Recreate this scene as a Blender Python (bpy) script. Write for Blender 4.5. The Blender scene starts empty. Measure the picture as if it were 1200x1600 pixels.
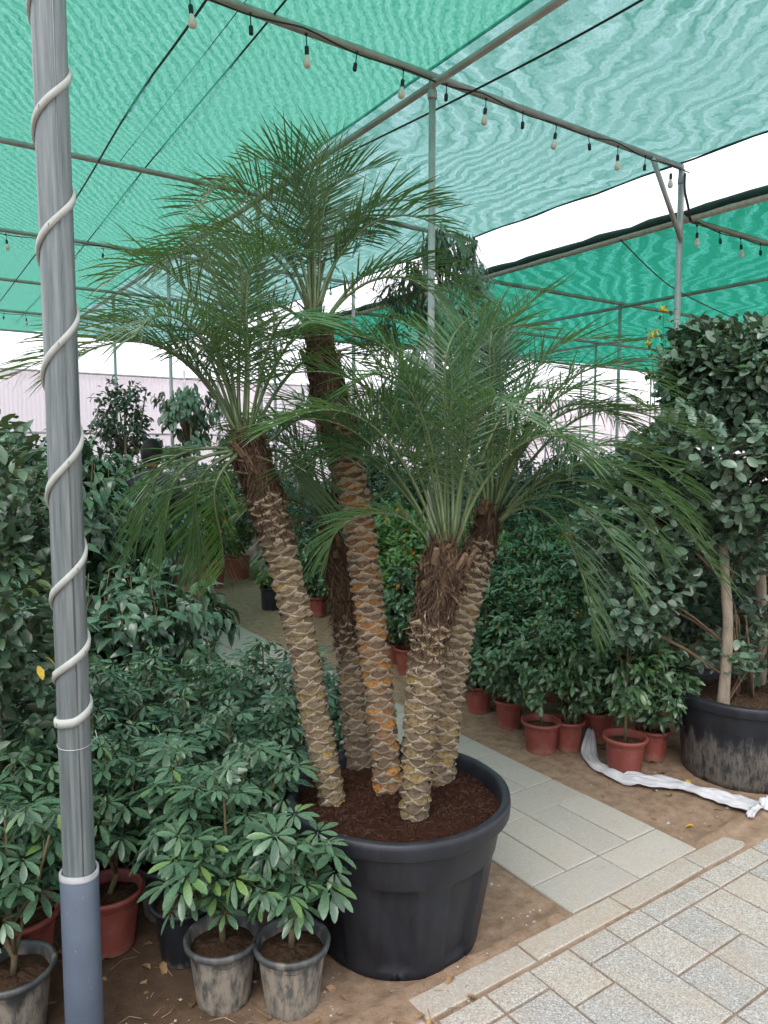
import bpy, math, random
import numpy as np
from mathutils import Vector, Matrix, noise as mnoise

R = math.radians
rng = np.random.default_rng(7)
random.seed(7)
scene = bpy.context.scene
COL = scene.collection

# ------------------------------------------------------------------ camera
AZ, PITCH, EYE = 55.6, 4.75, 1.75
cd = bpy.data.cameras.new('camera')
cam = bpy.data.objects.new('camera', cd); COL.objects.link(cam)
cam.location = (0, 0, EYE)
cam.rotation_euler = (R(90 - PITCH), 0, R(AZ - 90))
cd.sensor_fit = 'VERTICAL'; cd.sensor_height = 36; cd.lens = 1150 / 1600 * 36
cd.clip_start = .02; cd.clip_end = 2000
scene.camera = cam
FWD = Vector((math.cos(R(AZ)), math.sin(R(AZ)), 0))
RGT = Vector((math.sin(R(AZ)), -math.cos(R(AZ)), 0))
UP = Vector((0, 0, 1))

# ------------------------------------------------------------------ sky, sun, exposure
SUN_EL, SUN_AZ = 54, 216          # azimuth measured from +x, counter clockwise
w = bpy.data.worlds.new('World'); scene.world = w; w.use_nodes = True
nt = w.node_tree; nt.nodes.clear()
sky = nt.nodes.new('ShaderNodeTexSky'); sky.sky_type = 'NISHITA'; sky.sun_disc = False
sky.sun_elevation = R(SUN_EL); sky.sun_rotation = R(90 - SUN_AZ); sky.dust_density = 3
cloud = nt.nodes.new('ShaderNodeMix'); cloud.data_type = 'RGBA'
cloud.inputs['Factor'].default_value = .88            # closed pale cloud cover
nt.links.new(sky.outputs[0], cloud.inputs['A'])
cloud.inputs['B'].default_value = (8.6, 8.4, 8.95, 1)
bg = nt.nodes.new('ShaderNodeBackground'); bg.inputs['Strength'].default_value = .15
wo = nt.nodes.new('ShaderNodeOutputWorld')
nt.links.new(cloud.outputs['Result'], bg.inputs[0]); nt.links.new(bg.outputs[0], wo.inputs[0])
sd = bpy.data.lights.new('sun', 'SUN'); sd.energy = 1.5; sd.angle = R(40); sd.color = (1, .95, .9)
sun = bpy.data.objects.new('sun', sd); COL.objects.link(sun)
sv = Vector((math.cos(R(SUN_EL)) * math.cos(R(SUN_AZ)), math.cos(R(SUN_EL)) * math.sin(R(SUN_AZ)), math.sin(R(SUN_EL))))
sun.rotation_euler = sv.to_track_quat('Z', 'Y').to_euler(); sun.location = sv * 30
vs = scene.view_settings
vs.view_transform = 'Standard'; vs.look = 'None'; vs.gamma = 1; vs.exposure = .68; vs.use_curve_mapping = False
scene.cycles.use_denoising = True
scene.cycles.max_bounces = 6; scene.cycles.diffuse_bounces = 3; scene.cycles.glossy_bounces = 2
scene.cycles.transmission_bounces = 4; scene.cycles.transparent_max_bounces = 6
scene.cycles.caustics_reflective = False; scene.cycles.caustics_refractive = False
scene.cycles.use_adaptive_sampling = True; scene.cycles.adaptive_threshold = .03

# ------------------------------------------------------------------ helpers: materials
def newmat(name):
    m = bpy.data.materials.new(name); m.use_nodes = True
    m.node_tree.nodes.clear()
    return m, m.node_tree
def nd(nt, t, **kw):
    n = nt.nodes.new(t)
    for k, v in kw.items(): setattr(n, k, v)
    return n
def ramp(nt, fac, stops, interp='LINEAR'):
    n = nd(nt, 'ShaderNodeValToRGB'); cr = n.color_ramp; cr.interpolation = interp
    while len(cr.elements) < len(stops): cr.elements.new(.5)
    for e, (p, c) in zip(cr.elements, stops):
        e.position = p; e.color = (*c, 1) if len(c) == 3 else c
    nt.links.new(fac, n.inputs[0]); return n
def mixc(nt, f, a, b, mode='MIX'):
    n = nd(nt, 'ShaderNodeMix', data_type='RGBA', blend_type=mode)
    for key, v in (('Factor', f), ('A', a), ('B', b)):
        if isinstance(v, (int, float)): n.inputs[key].default_value = v
        elif isinstance(v, tuple): n.inputs[key].default_value = (*v, 1)
        else: nt.links.new(v, n.inputs[key])
    return n.outputs['Result']
def math_(nt, op, a, b=0., c=0.):
    n = nd(nt, 'ShaderNodeMath', operation=op)
    for i, v in enumerate((a, b, c)):
        if isinstance(v, (int, float)): n.inputs[i].default_value = v
        else: nt.links.new(v, n.inputs[i])
    return n.outputs[0]
def noise_(nt, scale, detail=4, rough=.55, coord=None, dist=0., out='Fac'):
    n = nd(nt, 'ShaderNodeTexNoise'); n.inputs['Scale'].default_value = scale
    n.inputs['Detail'].default_value = detail; n.inputs['Roughness'].default_value = rough
    n.inputs['Distortion'].default_value = dist
    if coord is not None: nt.links.new(coord, n.inputs['Vector'])
    return n.outputs[out]
def objco(nt): return nd(nt, 'ShaderNodeTexCoord').outputs['Object']
def geoco(nt): return nd(nt, 'ShaderNodeNewGeometry').outputs['Position']
def stretch(nt, co, s):
    n = nd(nt, 'ShaderNodeMapping'); n.inputs['Scale'].default_value = s
    nt.links.new(co, n.inputs[0]); return n.outputs[0]
def principled(nt, col, rough=.5, spec=.5, metal=0., bump=None, bstr=.3, bdist=.01):
    p = nd(nt, 'ShaderNodeBsdfPrincipled')
    if isinstance(col, tuple): p.inputs['Base Color'].default_value = (*col, 1)
    else: nt.links.new(col, p.inputs['Base Color'])
    if isinstance(rough, (int, float)): p.inputs['Roughness'].default_value = rough
    else: nt.links.new(rough, p.inputs['Roughness'])
    p.inputs['Specular IOR Level'].default_value = spec; p.inputs['Metallic'].default_value = metal
    if bump is not None:
        b = nd(nt, 'ShaderNodeBump'); b.inputs['Strength'].default_value = bstr; b.inputs['Distance'].default_value = bdist
        nt.links.new(bump, b.inputs['Height']); nt.links.new(b.outputs[0], p.inputs['Normal'])
    return p
def finish(nt, sh):
    o = nd(nt, 'ShaderNodeOutputMaterial'); nt.links.new(sh, o.inputs[0])

def leaf_material(name, dark, light, under=None, rough=.38, trans=.25, young=None, spec=.7):
    m, nt = newmat(name)
    geo = nd(nt, 'ShaderNodeNewGeometry'); oi = nd(nt, 'ShaderNodeObjectInfo')
    f = math_(nt, 'FRACT', math_(nt, 'ADD', geo.outputs['Random Per Island'], oi.outputs['Random']))
    n = noise_(nt, 3.0, 2, coord=geo.outputs['Position'])
    f2 = math_(nt, 'ADD', math_(nt, 'MULTIPLY', f, .6), math_(nt, 'MULTIPLY', n, .4))
    stops = [(0.1, dark), (.62, light)]
    if young: stops += [(.75, light), (.83, young)]
    c = ramp(nt, f2, stops).outputs[0]
    fine = noise_(nt, 90, 3, coord=geo.outputs['Position'])
    c = mixc(nt, math_(nt, 'MULTIPLY', fine, .12), c, (.16, .19, .16))     # dust on the blade
    if under: c = mixc(nt, geo.outputs['Backfacing'], c, under)
    r = math_(nt, 'ADD', math_(nt, 'MULTIPLY', fine, .2), rough - .1)
    p = principled(nt, c, r, spec)
    t = nd(nt, 'ShaderNodeBsdfTranslucent')
    nt.links.new(mixc(nt, 1., c, (1.5, 1.7, .7), 'MULTIPLY'), t.inputs[0])
    mx = nd(nt, 'ShaderNodeMixShader'); mx.inputs[0].default_value = trans
    nt.links.new(p.outputs[0], mx.inputs[1]); nt.links.new(t.outputs[0], mx.inputs[2])
    finish(nt, mx.outputs[0]); return m

def simple(name, col, rough=.6, metal=0., var=.25, scale=20, bump=0., spec=.5):
    m, nt = newmat(name); co = objco(nt)
    n = noise_(nt, scale, 5, coord=co)
    d = tuple(v * (1 - var) for v in col); l = tuple(min(1, v * (1 + var)) for v in col)
    c = ramp(nt, n, [(.3, d), (.7, l)]).outputs[0]
    p = principled(nt, c, rough, spec, metal, n if bump else None, bump, .01)
    finish(nt, p.outputs[0]); return m

# ------------------------------------------------------------------ helpers: meshes and objects
class MB:
    def __init__(s): s.v = []; s.f = []; s.m = []
    def add(s, vs, fs, mi=0):
        o = len(s.v); s.v += [tuple(v) for v in vs]
        s.f += [tuple(i + o for i in f) for f in fs]; s.m += [mi] * len(fs)
    def tube(s, pts, rad, n=8, mi=0, cap=True):
        pts = [Vector(p) for p in pts]; k = len(pts)
        rad = [rad] * k if isinstance(rad, (int, float)) else rad
        vs = []; ref = None
        for i, p in enumerate(pts):
            t = (pts[min(i + 1, k - 1)] - pts[max(i - 1, 0)]).normalized()
            if ref is None: ref = Vector((1, 0, 0)) if abs(t.x) < .8 else Vector((0, 1, 0))
            a = (ref - t * ref.dot(t)).normalized(); b = t.cross(a); ref = a
            for j in range(n):
                q = 2 * math.pi * j / n
                vs.append(p + (a * math.cos(q) + b * math.sin(q)) * rad[i])
        fs = [(i * n + j, i * n + (j + 1) % n, (i + 1) * n + (j + 1) % n, (i + 1) * n + j) for i in range(k - 1) for j in range(n)]
        if cap: fs += [tuple(range(n))[::-1], tuple((k - 1) * n + j for j in range(n))]
        s.add(vs, fs, mi)
    def lathe(s, prof, n=24, mi=0, rf=None, zf=None, c=(0, 0, 0), close=False):
        vs = []
        for i, (r, z) in enumerate(prof):
            for j in range(n):
                q = 2 * math.pi * j / n
                rr = rf(r, z, q, i) if rf else r; zz = zf(r, z, q, i) if zf else z
                vs.append((c[0] + rr * math.cos(q), c[1] + rr * math.sin(q), c[2] + zz))
        k = len(prof)
        fs = [(i * n + j, i * n + (j + 1) % n, (i + 1) * n + (j + 1) % n, (i + 1) * n + j) for i in range(k - 1) for j in range(n)]
        if close: fs += [tuple(range(n))[::-1], tuple((k - 1) * n + j for j in range(n))]
        s.add(vs, fs, mi)
    def box(s, c, d, mi=0, bev=0.):
        x, y, z = (v / 2 for v in d)
        if bev <= 0:
            vs = [(c[0] + a * x, c[1] + b * y, c[2] + e * z) for e in (-1, 1) for a, b in ((-1, -1), (1, -1), (1, 1), (-1, 1))]
            s.add(vs, [(3, 2, 1, 0), (4, 5, 6, 7), (0, 1, 5, 4), (1, 2, 6, 5), (2, 3, 7, 6), (3, 0, 4, 7)], mi)
        else:
            vs = []
            for (ix, iy, zz) in ((0, 0, -z), (0, 0, z - bev), (bev, bev, z)):
                vs += [(c[0] + a * (x - ix), c[1] + b * (y - iy), c[2] + zz) for a, b in ((-1, -1), (1, -1), (1, 1), (-1, 1))]
            fs = [(3, 2, 1, 0), (8, 9, 10, 11)]
            for o in (0, 4): fs += [(o + j, o + (j + 1) % 4, o + 4 + (j + 1) % 4, o + 4 + j) for j in range(4)]
            s.add(vs, fs, mi)
    def mesh(s, name, mats, smooth=True):
        me = bpy.data.meshes.new(name); me.from_pydata(s.v, [], s.f)
        for m in (mats if isinstance(mats, (list, tuple)) else [mats]): me.materials.append(m)
        if any(s.m): me.polygons.foreach_set('material_index', s.m)
        if smooth: me.polygons.foreach_set('use_smooth', [True] * len(s.f))
        me.update(); return me
def np_mesh(name, V, F, mats, midx=None, smooth=None):
    """V (n,3); F (m,k) with constant k"""
    me = bpy.data.meshes.new(name); m, k = F.shape
    me.vertices.add(len(V)); me.vertices.foreach_set('co', np.ascontiguousarray(V, dtype=np.float32).ravel())
    me.loops.add(m * k); me.loops.foreach_set('vertex_index', np.ascontiguousarray(F, dtype=np.int32).ravel())
    me.polygons.add(m); me.polygons.foreach_set('loop_start', np.arange(0, m * k, k, dtype=np.int32))
    for q in (mats if isinstance(mats, (list, tuple)) else [mats]): me.materials.append(q)
    if midx is not None: me.polygons.foreach_set('material_index', np.asarray(midx, dtype=np.int32))
    if smooth or (smooth is None and name in ('foliage', 'leaf', 'foliage_pad')): me.polygons.foreach_set('use_smooth', np.ones(m, dtype=bool))
    me.update(calc_edges=True); return me
def obj(name, data, parent=None, loc=None, rot=None, scale=None, mw=None, kind=None):
    o = bpy.data.objects.new(name, data); COL.objects.link(o)
    if parent is not None: o.parent = parent
    if mw is not None: o.matrix_local = mw
    else:
        if loc is not None: o.location = loc
        if rot is not None: o.rotation_euler = rot
        if scale is not None: o.scale = scale if hasattr(scale, '__len__') else (scale,) * 3
    if kind: o['kind'] = kind
    return o
def tag(o, label, cat, group=None):
    o['label'] = label; o['category'] = cat
    if group: o['group'] = group
    return o
def thing(name, label, cat, loc=(0, 0, 0), rz=0., group=None, scale=1.):
    o = bpy.data.objects.new(name, None); COL.objects.link(o)
    o.empty_display_size = .1
    o.location = loc; o.rotation_euler = (0, 0, rz); o.scale = (scale,) * 3
    return tag(o, label, cat, group)
def copy_tree(o, parent=None):
    c = o.copy(); COL.objects.link(c); c.parent = parent
    for ch in list(o.children): copy_tree(ch, c)
    return c
def place(proto, used, loc, rz, scale, label, group=None):
    """first use moves the prototype itself, later uses are copies with their parts"""
    o = copy_tree(proto) if used.get(proto) else proto
    used[proto] = True
    o.location = loc; o.rotation_euler = (0, 0, rz); o.scale = (scale,) * 3
    o['label'] = label
    if group: o['group'] = group
    elif 'group' in o: del o['group']
    return o
def catmull(pts, n):
    P = np.array(pts, float); k = len(P); out = []
    for i in range(n):
        t = i / (n - 1) * (k - 1); a = min(int(t), k - 2); f = t - a
        p0, p1, p2, p3 = P[max(a - 1, 0)], P[a], P[a + 1], P[min(a + 2, k - 1)]
        out.append(.5 * (2 * p1 + (p2 - p0) * f + (2 * p0 - 5 * p1 + 4 * p2 - p3) * f * f + (3 * p1 - p0 - 3 * p2 + p3) * f ** 3))
    return np.array(out)

# leaf blades: local +x is the blade's length, +z its upper side
def blade(length, width, segs=3, fold=.18, curl=.25, peak=.45, tip=.8):
    xs = {2: [0, .45, 1], 3: [0, .28, .68, 1], 4: [0, .16, .45, .8, 1], 5: [0, .12, .36, .66, .9, 1]}[segs]; V = []; F = []
    for i, x in enumerate(xs):
        wd = width * (math.sin(math.pi * min(1, x ** (math.log(.5) / math.log(peak)))) ** tip if 0 < x < 1 else .05)
        z = -curl * x * x * length; X = length * x * (1 - .12 * curl * x)
        V += [(X, -wd / 2, z + fold * wd), (X, 0, z), (X, wd / 2, z + fold * wd)]
        if i:
            a = 3 * (i - 1); b = 3 * i
            F += [(a, b, b + 1, a + 1), (a + 1, b + 1, b + 2, a + 2)]
    return np.array(V), np.array(F)
def frames(xdir, zhint):
    """rotation matrices (n,3,3) with column 0 along xdir and column 2 near zhint"""
    x = xdir / np.linalg.norm(xdir, axis=1, keepdims=True)
    z = zhint - x * np.sum(x * zhint, axis=1, keepdims=True)
    nz = np.linalg.norm(z, axis=1, keepdims=True); z = np.where(nz < 1e-6, np.array([0, 0, 1.]), z / np.maximum(nz, 1e-6))
    y = np.cross(z, x)
    return np.stack([x, y, z], axis=2)
def scatter(tmpl, pos, rot, scl):
    V, F = tmpl; n = len(pos); k = len(V)
    W = np.einsum('nij,kj->nki', rot, V) * scl[:, None, None] + pos[:, None, :]
    FF = F[None] + (np.arange(n) * k)[:, None, None]
    return W.reshape(-1, 3), FF.reshape(-1, F.shape[1])
def crown_points(r, n, center, radii, fill=.45, clumps=26, cr=.3, flat=0.):
    """clumped points in an ellipsoid, outward directions"""
    d = r.normal(size=(clumps, 3)); d /= np.linalg.norm(d, axis=1, keepdims=True)
    cc = d * (fill + (1 - fill) * r.random((clumps, 1)) ** .4)
    k = r.integers(0, clumps, n)
    q = r.normal(size=(n, 3)); q /= np.linalg.norm(q, axis=1, keepdims=True)
    p = cc[k] * (1 - cr * .4) + q * cr * r.random((n, 1)) ** .5
    out = p / np.maximum(np.linalg.norm(p, axis=1, keepdims=True), 1e-6)
    return p * np.array(radii) + np.array(center), out
def foliage(r, tmpl, pos, out, smin, smax, up=.5, droop=.2, rnd=.5):
    n = len(pos)
    xd = out * np.array([1, 1, .4]) + r.normal(size=(n, 3)) * rnd; xd[:, 2] -= droop
    zh = np.tile([0, 0, 1.], (n, 1)) * up + out * (1 - up) + r.normal(size=(n, 3)) * .25
    rot = frames(xd, zh)
    return pos, rot, r.uniform(smin, smax, n)

# ------------------------------------------------------------------ materials
def net_material(name, green, see, rot, warp, period, tint, amp_=.27, fs=(55, 16, 1), fa=.5, jit=.4):
    """woven shade cloth: pale light passes between two layers of tape; their overlap draws moire bands"""
    m, nt = newmat(name); co = geoco(nt)
    mp = nd(nt, 'ShaderNodeMapping'); mp.inputs['Rotation'].default_value = (0, 0, R(rot)); nt.links.new(co, mp.inputs[0])
    sx = nd(nt, 'ShaderNodeSeparateXYZ'); nt.links.new(mp.outputs[0], sx.inputs[0])
    low = noise_(nt, .33, 2, .5, coord=co); mid = noise_(nt, 1.7, 3, .6, coord=co); hi = noise_(nt, 13, 3, .6, coord=co)
    ph = math_(nt, 'ADD', math_(nt, 'MULTIPLY', sx.outputs[0], 1 / period),
               math_(nt, 'ADD', math_(nt, 'MULTIPLY', low, warp), math_(nt, 'ADD', math_(nt, 'MULTIPLY', mid, warp * .22), math_(nt, 'MULTIPLY', hi, jit))))
    s = math_(nt, 'SINE', math_(nt, 'MULTIPLY', ph, 2 * math.pi))
    ph2 = math_(nt, 'ADD', math_(nt, 'MULTIPLY', ph, 2.63), math_(nt, 'MULTIPLY', mid, 3.))
    s2 = math_(nt, 'SINE', math_(nt, 'MULTIPLY', ph2, 2 * math.pi))
    band = math_(nt, 'ADD', math_(nt, 'MULTIPLY', s, .5), math_(nt, 'MULTIPLY', s2, .28))
    fine = noise_(nt, 1.0, 5, .75, coord=stretch(nt, mp.outputs[0], fs), dist=.5)
    amp = noise_(nt, .8, 2, .5, coord=co)
    v = math_(nt, 'ADD', math_(nt, 'MULTIPLY', math_(nt, 'MULTIPLY', band, amp), amp_), math_(nt, 'MULTIPLY', math_(nt, 'SUBTRACT', fine, .5), fa))
    fac = math_(nt, 'ADD', v, see)
    fac = math_(nt, 'MINIMUM', math_(nt, 'MAXIMUM', fac, .02), .9)
    tr = nd(nt, 'ShaderNodeBsdfTransparent'); tr.inputs[0].default_value = (*tint, 1)
    tl = nd(nt, 'ShaderNodeBsdfTranslucent'); tl.inputs[0].default_value = (*green, 1)
    df = nd(nt, 'ShaderNodeBsdfDiffuse'); df.inputs[0].default_value = (*green, 1)
    ms = nd(nt, 'ShaderNodeMixShader'); ms.inputs[0].default_value = .22
    nt.links.new(tl.outputs[0], ms.inputs[1]); nt.links.new(df.outputs[0], ms.inputs[2])
    mx = nd(nt, 'ShaderNodeMixShader'); nt.links.new(fac, mx.inputs[0])
    nt.links.new(ms.outputs[0], mx.inputs[1]); nt.links.new(tr.outputs[0], mx.inputs[2])
    finish(nt, mx.outputs[0]); return m
M_net_a = net_material('shade_net_dense', (.020, .185, .108), .14, 35, 9, .075, (.50, .95, .88), .20, (55, 34, 1), .5, 1.1)
M_net_b = net_material('shade_net_open', (.028, .155, .112), .185, 25, 15, .20, (.70, .95, .98), .26, (70, 40, 1), .42, .5)
M_net_c = net_material('shade_net_far', (.008, .15, .09), .055, 55, 8, .22, (.25, .95, .80))
M_hem = simple('net_hem', (.02, .06, .05), .8)

def galvanised():
    m, nt = newmat('galvanised_steel'); co = objco(nt)
    n = noise_(nt, 1., 6, .6, coord=stretch(nt, co, (70, 70, 3)))
    n2 = noise_(nt, 14, 4, .6, coord=co)
    c = ramp(nt, n, [(.3, (.08, .10, .103)), (.5, (.145, .178, .18)), (.72, (.24, .275, .275))]).outputs[0]
    c = mixc(nt, math_(nt, 'MULTIPLY', ramp(nt, n2, [(.52, (0, 0, 0)), (.75, (1, 1, 1))]).outputs[0], .45), c, (.16, .18, .2))
    p = principled(nt, c, .48, .5, .25, n, .15, .003); finish(nt, p.outputs[0]); return m
M_galv = galvanised()
M_pipe = simple('pipe_steel', (.42, .42, .42), .5, .3, .2, 6)
M_sleeve = simple('grey_pvc', (.075, .10, .135), .42, 0, .12, 9)
M_scuff = simple('pvc_scuff', (.30, .32, .33), .6)
M_rope = simple('white_rubber', (.34, .37, .345), .5, 0, .12, 30)
M_ropemark = simple('marker_ink', (.12, .13, .13), .6)
M_black = simple('black_rubber', (.012, .014, .016), .5)
M_bulb = simple('bulb_opal', (.78, .74, .68), .25, 0, .03)

def sand_material():
    m, nt = newmat('sandy_ground'); co = geoco(nt)
    big = noise_(nt, 1.3, 4, .6, coord=co); mid = noise_(nt, 16, 5, .65, coord=co); fine = noise_(nt, 260, 3, .7, coord=co)
    c = ramp(nt, mid, [(.3, (.24, .165, .108)), (.52, (.36, .26, .18)), (.74, (.46, .345, .25))]).outputs[0]
    c = mixc(nt, math_(nt, 'MULTIPLY', fine, .35), c, (.13, .085, .055))
    sx = nd(nt, 'ShaderNodeSeparateXYZ'); nt.links.new(co, sx.inputs[0])
    # damp dark potting soil trodden in among the plant rows on the far side of the pot
    dm = math_(nt, 'ADD', math_(nt, 'MULTIPLY', sx.outputs[0], -1.), math_(nt, 'ADD', math_(nt, 'MULTIPLY', math_(nt, 'MINIMUM', sx.outputs[1], 3.2), .55), math_(nt, 'MULTIPLY', big, .7)))
    dm = ramp(nt, dm, [(.42, (0, 0, 0)), (.75, (1, 1, 1))]).outputs[0]
    c = mixc(nt, math_(nt, 'MULTIPLY', dm, .9), c, mixc(nt, mid, (.035, .022, .014), (.15, .10, .062)))
    peb = nd(nt, 'ShaderNodeTexVoronoi'); peb.inputs['Scale'].default_value = 120; nt.links.new(co, peb.inputs['Vector'])
    b = math_(nt, 'ADD', mid, math_(nt, 'MULTIPLY', fine, .6))
    p = principled(nt, c, .95, .15, 0, b, .8, .016); finish(nt, p.outputs[0]); return m
M_sand = sand_material()
def paver_material(name, a, b, speck, dark, dust=.45):
    m, nt = newmat(name); co = geoco(nt); oi = nd(nt, 'ShaderNodeObjectInfo')
    base = mixc(nt, oi.outputs['Random'], a, b)
    v = nd(nt, 'ShaderNodeTexVoronoi'); v.inputs['Scale'].default_value = speck; nt.links.new(co, v.inputs['Vector'])
    sp = nd(nt, 'ShaderNodeSeparateColor'); nt.links.new(v.outputs['Color'], sp.inputs[0])
    c = mixc(nt, math_(nt, 'MULTIPLY', ramp(nt, sp.outputs[0], [(.55, (0, 0, 0)), (.8, (1, 1, 1))]).outputs[0], dark), base, (.10, .105, .105))
    c = mixc(nt, math_(nt, 'MULTIPLY', ramp(nt, sp.outputs[1], [(.7, (0, 0, 0)), (.95, (1, 1, 1))]).outputs[0], dark), c, (.66, .65, .61))
    d = noise_(nt, 5, 5, .65, coord=co)
    c = mixc(nt, math_(nt, 'MULTIPLY', ramp(nt, d, [(.42, (0, 0, 0)), (.72, (1, 1, 1))]).outputs[0], dust), c, (.36, .29, .215))
    n = noise_(nt, 200, 3, .6, coord=co)
    st = noise_(nt, 28, 3, .5, coord=co)
    c = mixc(nt, math_(nt, 'MULTIPLY', ramp(nt, st, [(.66, (0, 0, 0)), (.72, (1, 1, 1))]).outputs[0], .25), c, (.2, .19, .17))
    p = principled(nt, c, .85, .25, 0, n, .25, .004); finish(nt, p.outputs[0]); return m
M_granite = paver_material('speckled_granite', (.39, .375, .325), (.30, .305, .29), 230, .5, .45)
M_path = paver_material('smooth_concrete_paver', (.40, .38, .335), (.345, .335, .30), 260, .16, .25)
M_kerb = paver_material('dusty_kerb', (.38, .355, .30), (.34, .32, .275), 180, .25, .7)

def black_pot(name, mud, grey=False):
    m, nt = newmat(name); co = objco(nt); sx = nd(nt, 'ShaderNodeSeparateXYZ'); nt.links.new(co, sx.inputs[0])
    n = noise_(nt, 1., 5, .65, coord=stretch(nt, co, (16, 16, 5))); f = noise_(nt, 60, 4, .7, coord=co)
    c = ramp(nt, n, [(.35, (.007, .009, .013) if not grey else (.03, .036, .038)), (.7, (.017, .021, .029) if not grey else (.085, .095, .095))]).outputs[0]
    sc = ramp(nt, noise_(nt, 1., 2, .5, coord=stretch(nt, co, (30, 30, 200)), dist=2.5), [(.66, (0, 0, 0)), (.75, (1, 1, 1))]).outputs[0]
    c = mixc(nt, math_(nt, 'MULTIPLY', sc, .22), c, (.11, .115, .12))
    if mud:
        k = math_(nt, 'ADD', math_(nt, 'MULTIPLY', sx.outputs[2], -mud[0]), math_(nt, 'ADD', mud[1], math_(nt, 'MULTIPLY', n, .9)))
        k = math_(nt, 'MULTIPLY', ramp(nt, k, [(.5, (0, 0, 0)), (.66, (1, 1, 1))]).outputs[0], ramp(nt, noise_(nt, 1., 5, .7, coord=stretch(nt, co, (45, 45, 14))), [(.38, (.1, .1, .1)), (.56, (1, 1, 1))]).outputs[0])
        c = mixc(nt, math_(nt, 'MULTIPLY', k, mud[2]), c, (.25, .225, .18))
    p = principled(nt, c, math_(nt, 'ADD', math_(nt, 'MULTIPLY', n, .25), .36), .42, 0, f, .12, .004); finish(nt, p.outputs[0]); return m
M_bigpot = black_pot('black_pot_plastic', (6., .0, .35))
M_bigpot2 = black_pot('black_pot_dusty', (2.2, .62, .42))
M_mudpot = black_pot('mud_splashed_pot', (3., .62, .9), True)
M_darkpot = black_pot('plain_black_pot', (9., .25, .5))
def terracotta():
    m, nt = newmat('terracotta_plastic'); co = objco(nt); oi = nd(nt, 'ShaderNodeObjectInfo')
    n = noise_(nt, 12, 5, .6, coord=co)
    c = mixc(nt, oi.outputs['Random'], (.25, .066, .048), (.18, .046, .037))
    c = mixc(nt, math_(nt, 'MULTIPLY', ramp(nt, n, [(.5, (0, 0, 0)), (.8, (1, 1, 1))]).outputs[0], .35), c, (.33, .20, .15))
    sx = nd(nt, 'ShaderNodeSeparateXYZ'); nt.links.new(co, sx.inputs[0])
    k = math_(nt, 'ADD', math_(nt, 'MULTIPLY', sx.outputs[2], -9.), math_(nt, 'ADD', .35, math_(nt, 'MULTIPLY', n, .8)))
    c = mixc(nt, math_(nt, 'MULTIPLY', ramp(nt, k, [(.4, (0, 0, 0)), (.9, (1, 1, 1))]).outputs[0], .6), c, (.30, .21, .145))
    p = principled(nt, c, .55, .4, 0, n, .08, .005); finish(nt, p.outputs[0]); return m
M_terra = terracotta()
def soil_material(name, a, b):
    m, nt = newmat(name); co = geoco(nt)
    n = noise_(nt, 70, 6, .75, coord=co)
    c = ramp(nt, n, [(.3, a), (.7, b)]).outputs[0]
    p = principled(nt, c, 1., .05, 0, n, .8, .02); finish(nt, p.outputs[0]); return m
M_coco = soil_material('coco_peat', (.012, .006, .004), (.062, .028, .018))
M_soil = soil_material('potting_soil', (.03, .02, .013), (.13, .085, .055))
M_fiber = simple('coir_fibre', (.085, .05, .034), .9, 0, .4, 40)

def bark_material(name, cols, sc=(30, 30, 8), b=.6):
    m, nt = newmat(name); co = geoco(nt)
    n = noise_(nt, 1., 6, .7, coord=stretch(nt, co, sc)); f = noise_(nt, 150, 3, .7, coord=co)
    n = math_(nt, 'ADD', math_(nt, 'MULTIPLY', n, .75), math_(nt, 'MULTIPLY', f, .25))
    c = ramp(nt, n, [(.3, cols[0]), (.5, cols[1]), (.7, cols[2])]).outputs[0]
    p = principled(nt, c, .92, .15, 0, n, b, .012); finish(nt, p.outputs[0]); return m
M_trunk = bark_material('palm_trunk', ((.08, .06, .038), (.18, .145, .10), (.30, .25, .18)), (40, 40, 40))
M_trunkfib = bark_material('palm_fibre_sheath', ((.018, .011, .007), (.06, .039, .026), (.14, .095, .063)), (60, 60, 12), .9)
M_rimpale = bark_material('leaf_scar_rim', ((.16, .13, .09), (.32, .275, .20), (.48, .43, .335)), (50, 50, 50))
def scar_face(name, cols):
    m, nt = newmat(name); oi = nd(nt, 'ShaderNodeObjectInfo'); co = geoco(nt)
    c = ramp(nt, oi.outputs['Random'], [(i / (len(cols) - 1), c) for i, c in enumerate(cols)]).outputs[0]
    n = noise_(nt, 90, 5, .7, coord=co)
    c = mixc(nt, ramp(nt, n, [(.42, (0, 0, 0)), (.66, (1, 1, 1))]).outputs[0], c, (.06, .042, .028))
    p = principled(nt, c, .8, .2, 0, n, .5, .006); finish(nt, p.outputs[0]); return m
M_scar_or = scar_face('scar_face_orange', ((.085, .06, .04), (.13, .095, .06), (.22, .10, .035), (.36, .17, .035), (.14, .09, .05)))
M_scar_ol = scar_face('scar_face_olive', ((.08, .06, .04), (.125, .10, .065), (.17, .13, .055), (.12, .095, .06), (.25, .18, .055)))
M_scar_gr = scar_face('scar_face_grey', ((.065, .05, .036), (.11, .088, .06), (.15, .12, .085), (.17, .12, .05)))
M_stub = bark_material('cut_leaf_stub', ((.06, .04, .024), (.13, .09, .055), (.24, .18, .115)), (60, 60, 10))
M_shred = simple('dry_shred', (.27, .21, .145), .8, 0, .35, 30)
M_rachis = leaf_material('palm_rachis', (.045, .09, .026), (.09, .145, .045), rough=.45, trans=.05)
M_frond = leaf_material('palm_leaflet', (.020, .075, .026), (.052, .138, .046), (.085, .15, .075), .30, .25)
M_frond_y = leaf_material('young_palm_leaflet', (.04, .11, .022), (.09, .19, .04), (.09, .16, .05), .36, .35)
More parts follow.
